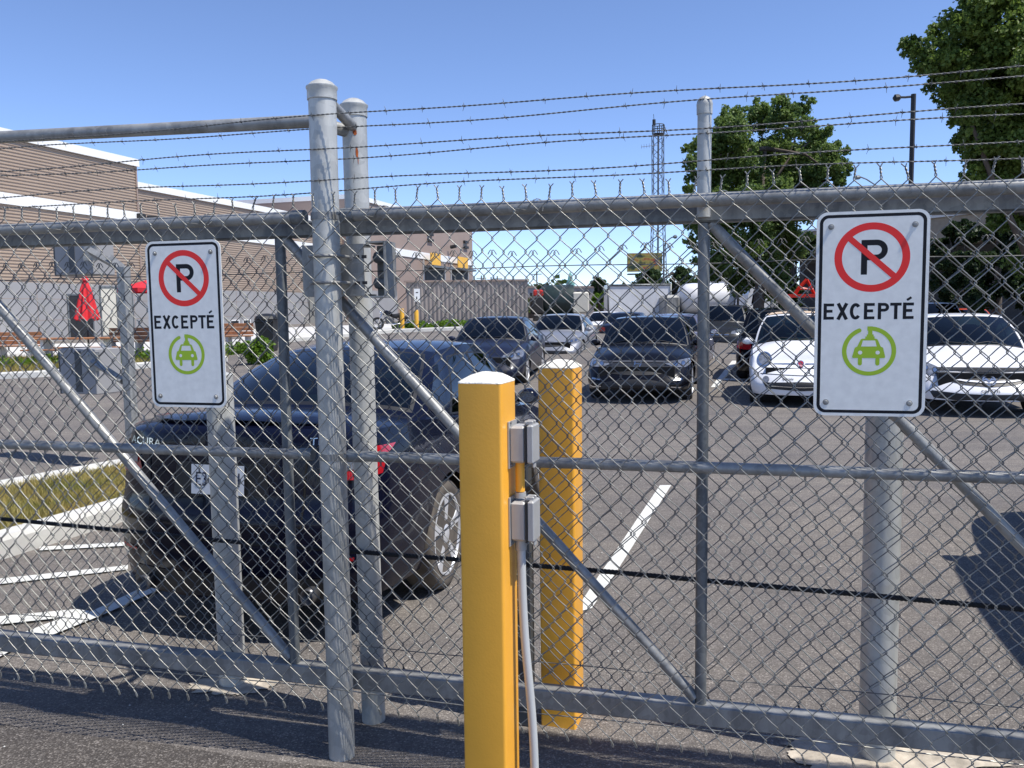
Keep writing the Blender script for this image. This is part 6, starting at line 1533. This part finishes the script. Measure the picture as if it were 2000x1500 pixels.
b_ = at(1478, 600, D); bz = Vector((b_.x, D, 0)); zc = [Vector((b_.x+dx, D+dy, z)) for dx, dy, z in ((0,0,0),(.1,0,2),(.25,.1,4),(.1,0,6),(.3,.1,8.2))]
tree('poplar_tree', 'broad dark green tree in the middle distance behind the capped upright', bz, zc, .28, lumps_px(mid, D, 1.6), 120000, .125, M['leaf_mid'], TR, 3, sub_n=14)
D = 23.0
big = [(1885,150,50),(1930,110,60),(1940,200,60),(1950,250,60),(1900,270,40),(1980,320,70),(1880,120,44),(1850,120,34),(1905,40,60),(1950,-20,90),(2010,60,110),(1870,95,34),(1835,75,28),(1815,110,34),(1790,100,24),(1775,90,18),(1860,140,45),(1900,160,60),(1830,150,26),(1800,135,16),(1960,170,80),(2040,190,110),(1870,205,36),(1840,185,22),(1920,240,55),(1985,270,75),(2060,300,110),(1890,225,30),(1925,300,40),(1960,350,60),(2030,390,95),(1900,345,22),(2100,100,120),(2120,-60,140),(2040,-80,120),(1900,15,26),(1912,200,40),(1845,45,10),(1905,5,30),(1885,280,16),(1960,420,50),(2110,480,100),(2150,250,120)]
b_ = at(2040, 600, D); bz = Vector((b_.x, D, 0)); zc = [Vector((b_.x+dx, D+dy, z)) for dx, dy, z in ((0,0,0),(-.1,0,2),(.05,.1,4),(-.15,0,6),(-.3,.1,8.6))]
tree('poplar_tree', 'very large leafy tree filling the upper right corner', bz, zc, .34, lumps_px(big, D, 1.5), 140000, .115, M['leaf_dark'], TR, 5, limbs=16, sub_n=14)
# darker trees and shrubs below, at the right
def simple_tree(px, ytop, ybot, wpx, D, n, size, mat_, label, seed, name='small_tree', group='smaller trees behind the lot'):
    rr = random.Random(seed); L_ = []
    h = ybot-ytop
    for i in range(16):
        t_ = rr.random(); w_ = wpx*.5*math.sin(math.pi*min(1, .25+.7*t_)); L_.append((px+rr.uniform(-w_, w_)*.8, ytop+h*.14+h*.8*t_, wpx*rr.uniform(.14, .24)))
    b_ = at(px, 600, D); bz = Vector((b_.x, D, gz(b_.x, D))); zt_ = at(px, ytop+20, D).z
    return tree(name, label, bz, [bz, bz+Vector((.05, 0, zt_*.4)), bz+Vector((0, 0, zt_*.85))], .10+.004*D, lumps_px(L_, D, wpx/FPX*D*.3), n, size, mat_, group, seed, limbs=5, sub_n=4)
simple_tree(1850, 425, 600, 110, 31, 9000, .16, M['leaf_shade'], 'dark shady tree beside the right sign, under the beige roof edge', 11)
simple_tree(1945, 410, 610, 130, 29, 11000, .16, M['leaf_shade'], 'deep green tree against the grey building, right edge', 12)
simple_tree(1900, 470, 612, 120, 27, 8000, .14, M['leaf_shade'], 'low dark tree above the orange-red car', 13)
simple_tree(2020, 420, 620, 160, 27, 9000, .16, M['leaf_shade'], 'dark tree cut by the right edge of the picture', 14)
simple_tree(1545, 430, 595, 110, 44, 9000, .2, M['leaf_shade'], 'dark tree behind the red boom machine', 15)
simple_tree(1262, 520, 600, 66, 78, 3500, .35, M['leaf_far'], 'small tree below the billboard', 16)
simple_tree(1315, 516, 600, 80, 74, 4500, .32, M['leaf_far'], 'small tree right of the billboard, before the lattice tower foot', 17)
simple_tree(1171, 536, 600, 48, 100, 2500, .4, M['leaf_far'], 'round far tree left of the white box truck', 18)
simple_tree(1172, 570, 604, 40, 80, 2000, .3, M['leaf_lime'], 'pale green shrub beside the white box truck', 19)
simple_tree(1064, 548, 606, 34, 85, 2000, .3, M['leaf_far'], 'narrow tree just right of the ribbed screen fence', 20)
simple_tree(1036, 575, 610, 24, 80, 1200, .3, M['leaf_mid'], 'low shrub at the end of the ribbed screen fence', 21)
# distant tree belt along the horizon
cs = []
for i in range(260):
    a_ = R(random.uniform(-75, 85)); D_ = random.uniform(170, 210); h = random.uniform(3, 7); cs.append(((D_*math.sin(a_), D_*math.cos(a_), h*.5), h*.75))
clump_leaves('distant_trees', cs, 26000, 1.6, M['leaf_far'], label='hazy belt of distant trees along the horizon', cat='woodland', kind='stuff', shell=.6)

# ---------------------------------------------------------------- pebbles and litter on the asphalt
mb = MB(); rr = random.Random(5)
for i in range(240):
    x = rr.uniform(-2.5, 2.5); y = rr.uniform(2.0, 9.0); r_ = rr.uniform(.0025, .006); c = Vector((x, y, r_*.5+.004)); 
    vs = [c+Vector((r_*math.cos(a_)*rr.uniform(.7, 1.2), r_*math.sin(a_)*rr.uniform(.7, 1.2), 0)) for a_ in (0, 1.26, 2.5, 3.77, 5.0)]
    mb.add(vs+[c+Vector((0, 0, r_*.8))], [(k_, (k_+1) % 5, 5) for k_ in range(5)])
o = mb.build('pebbles', M['kerb']); tag(o, 'small pale pebbles scattered over the asphalt', 'pebbles', kind='stuff')
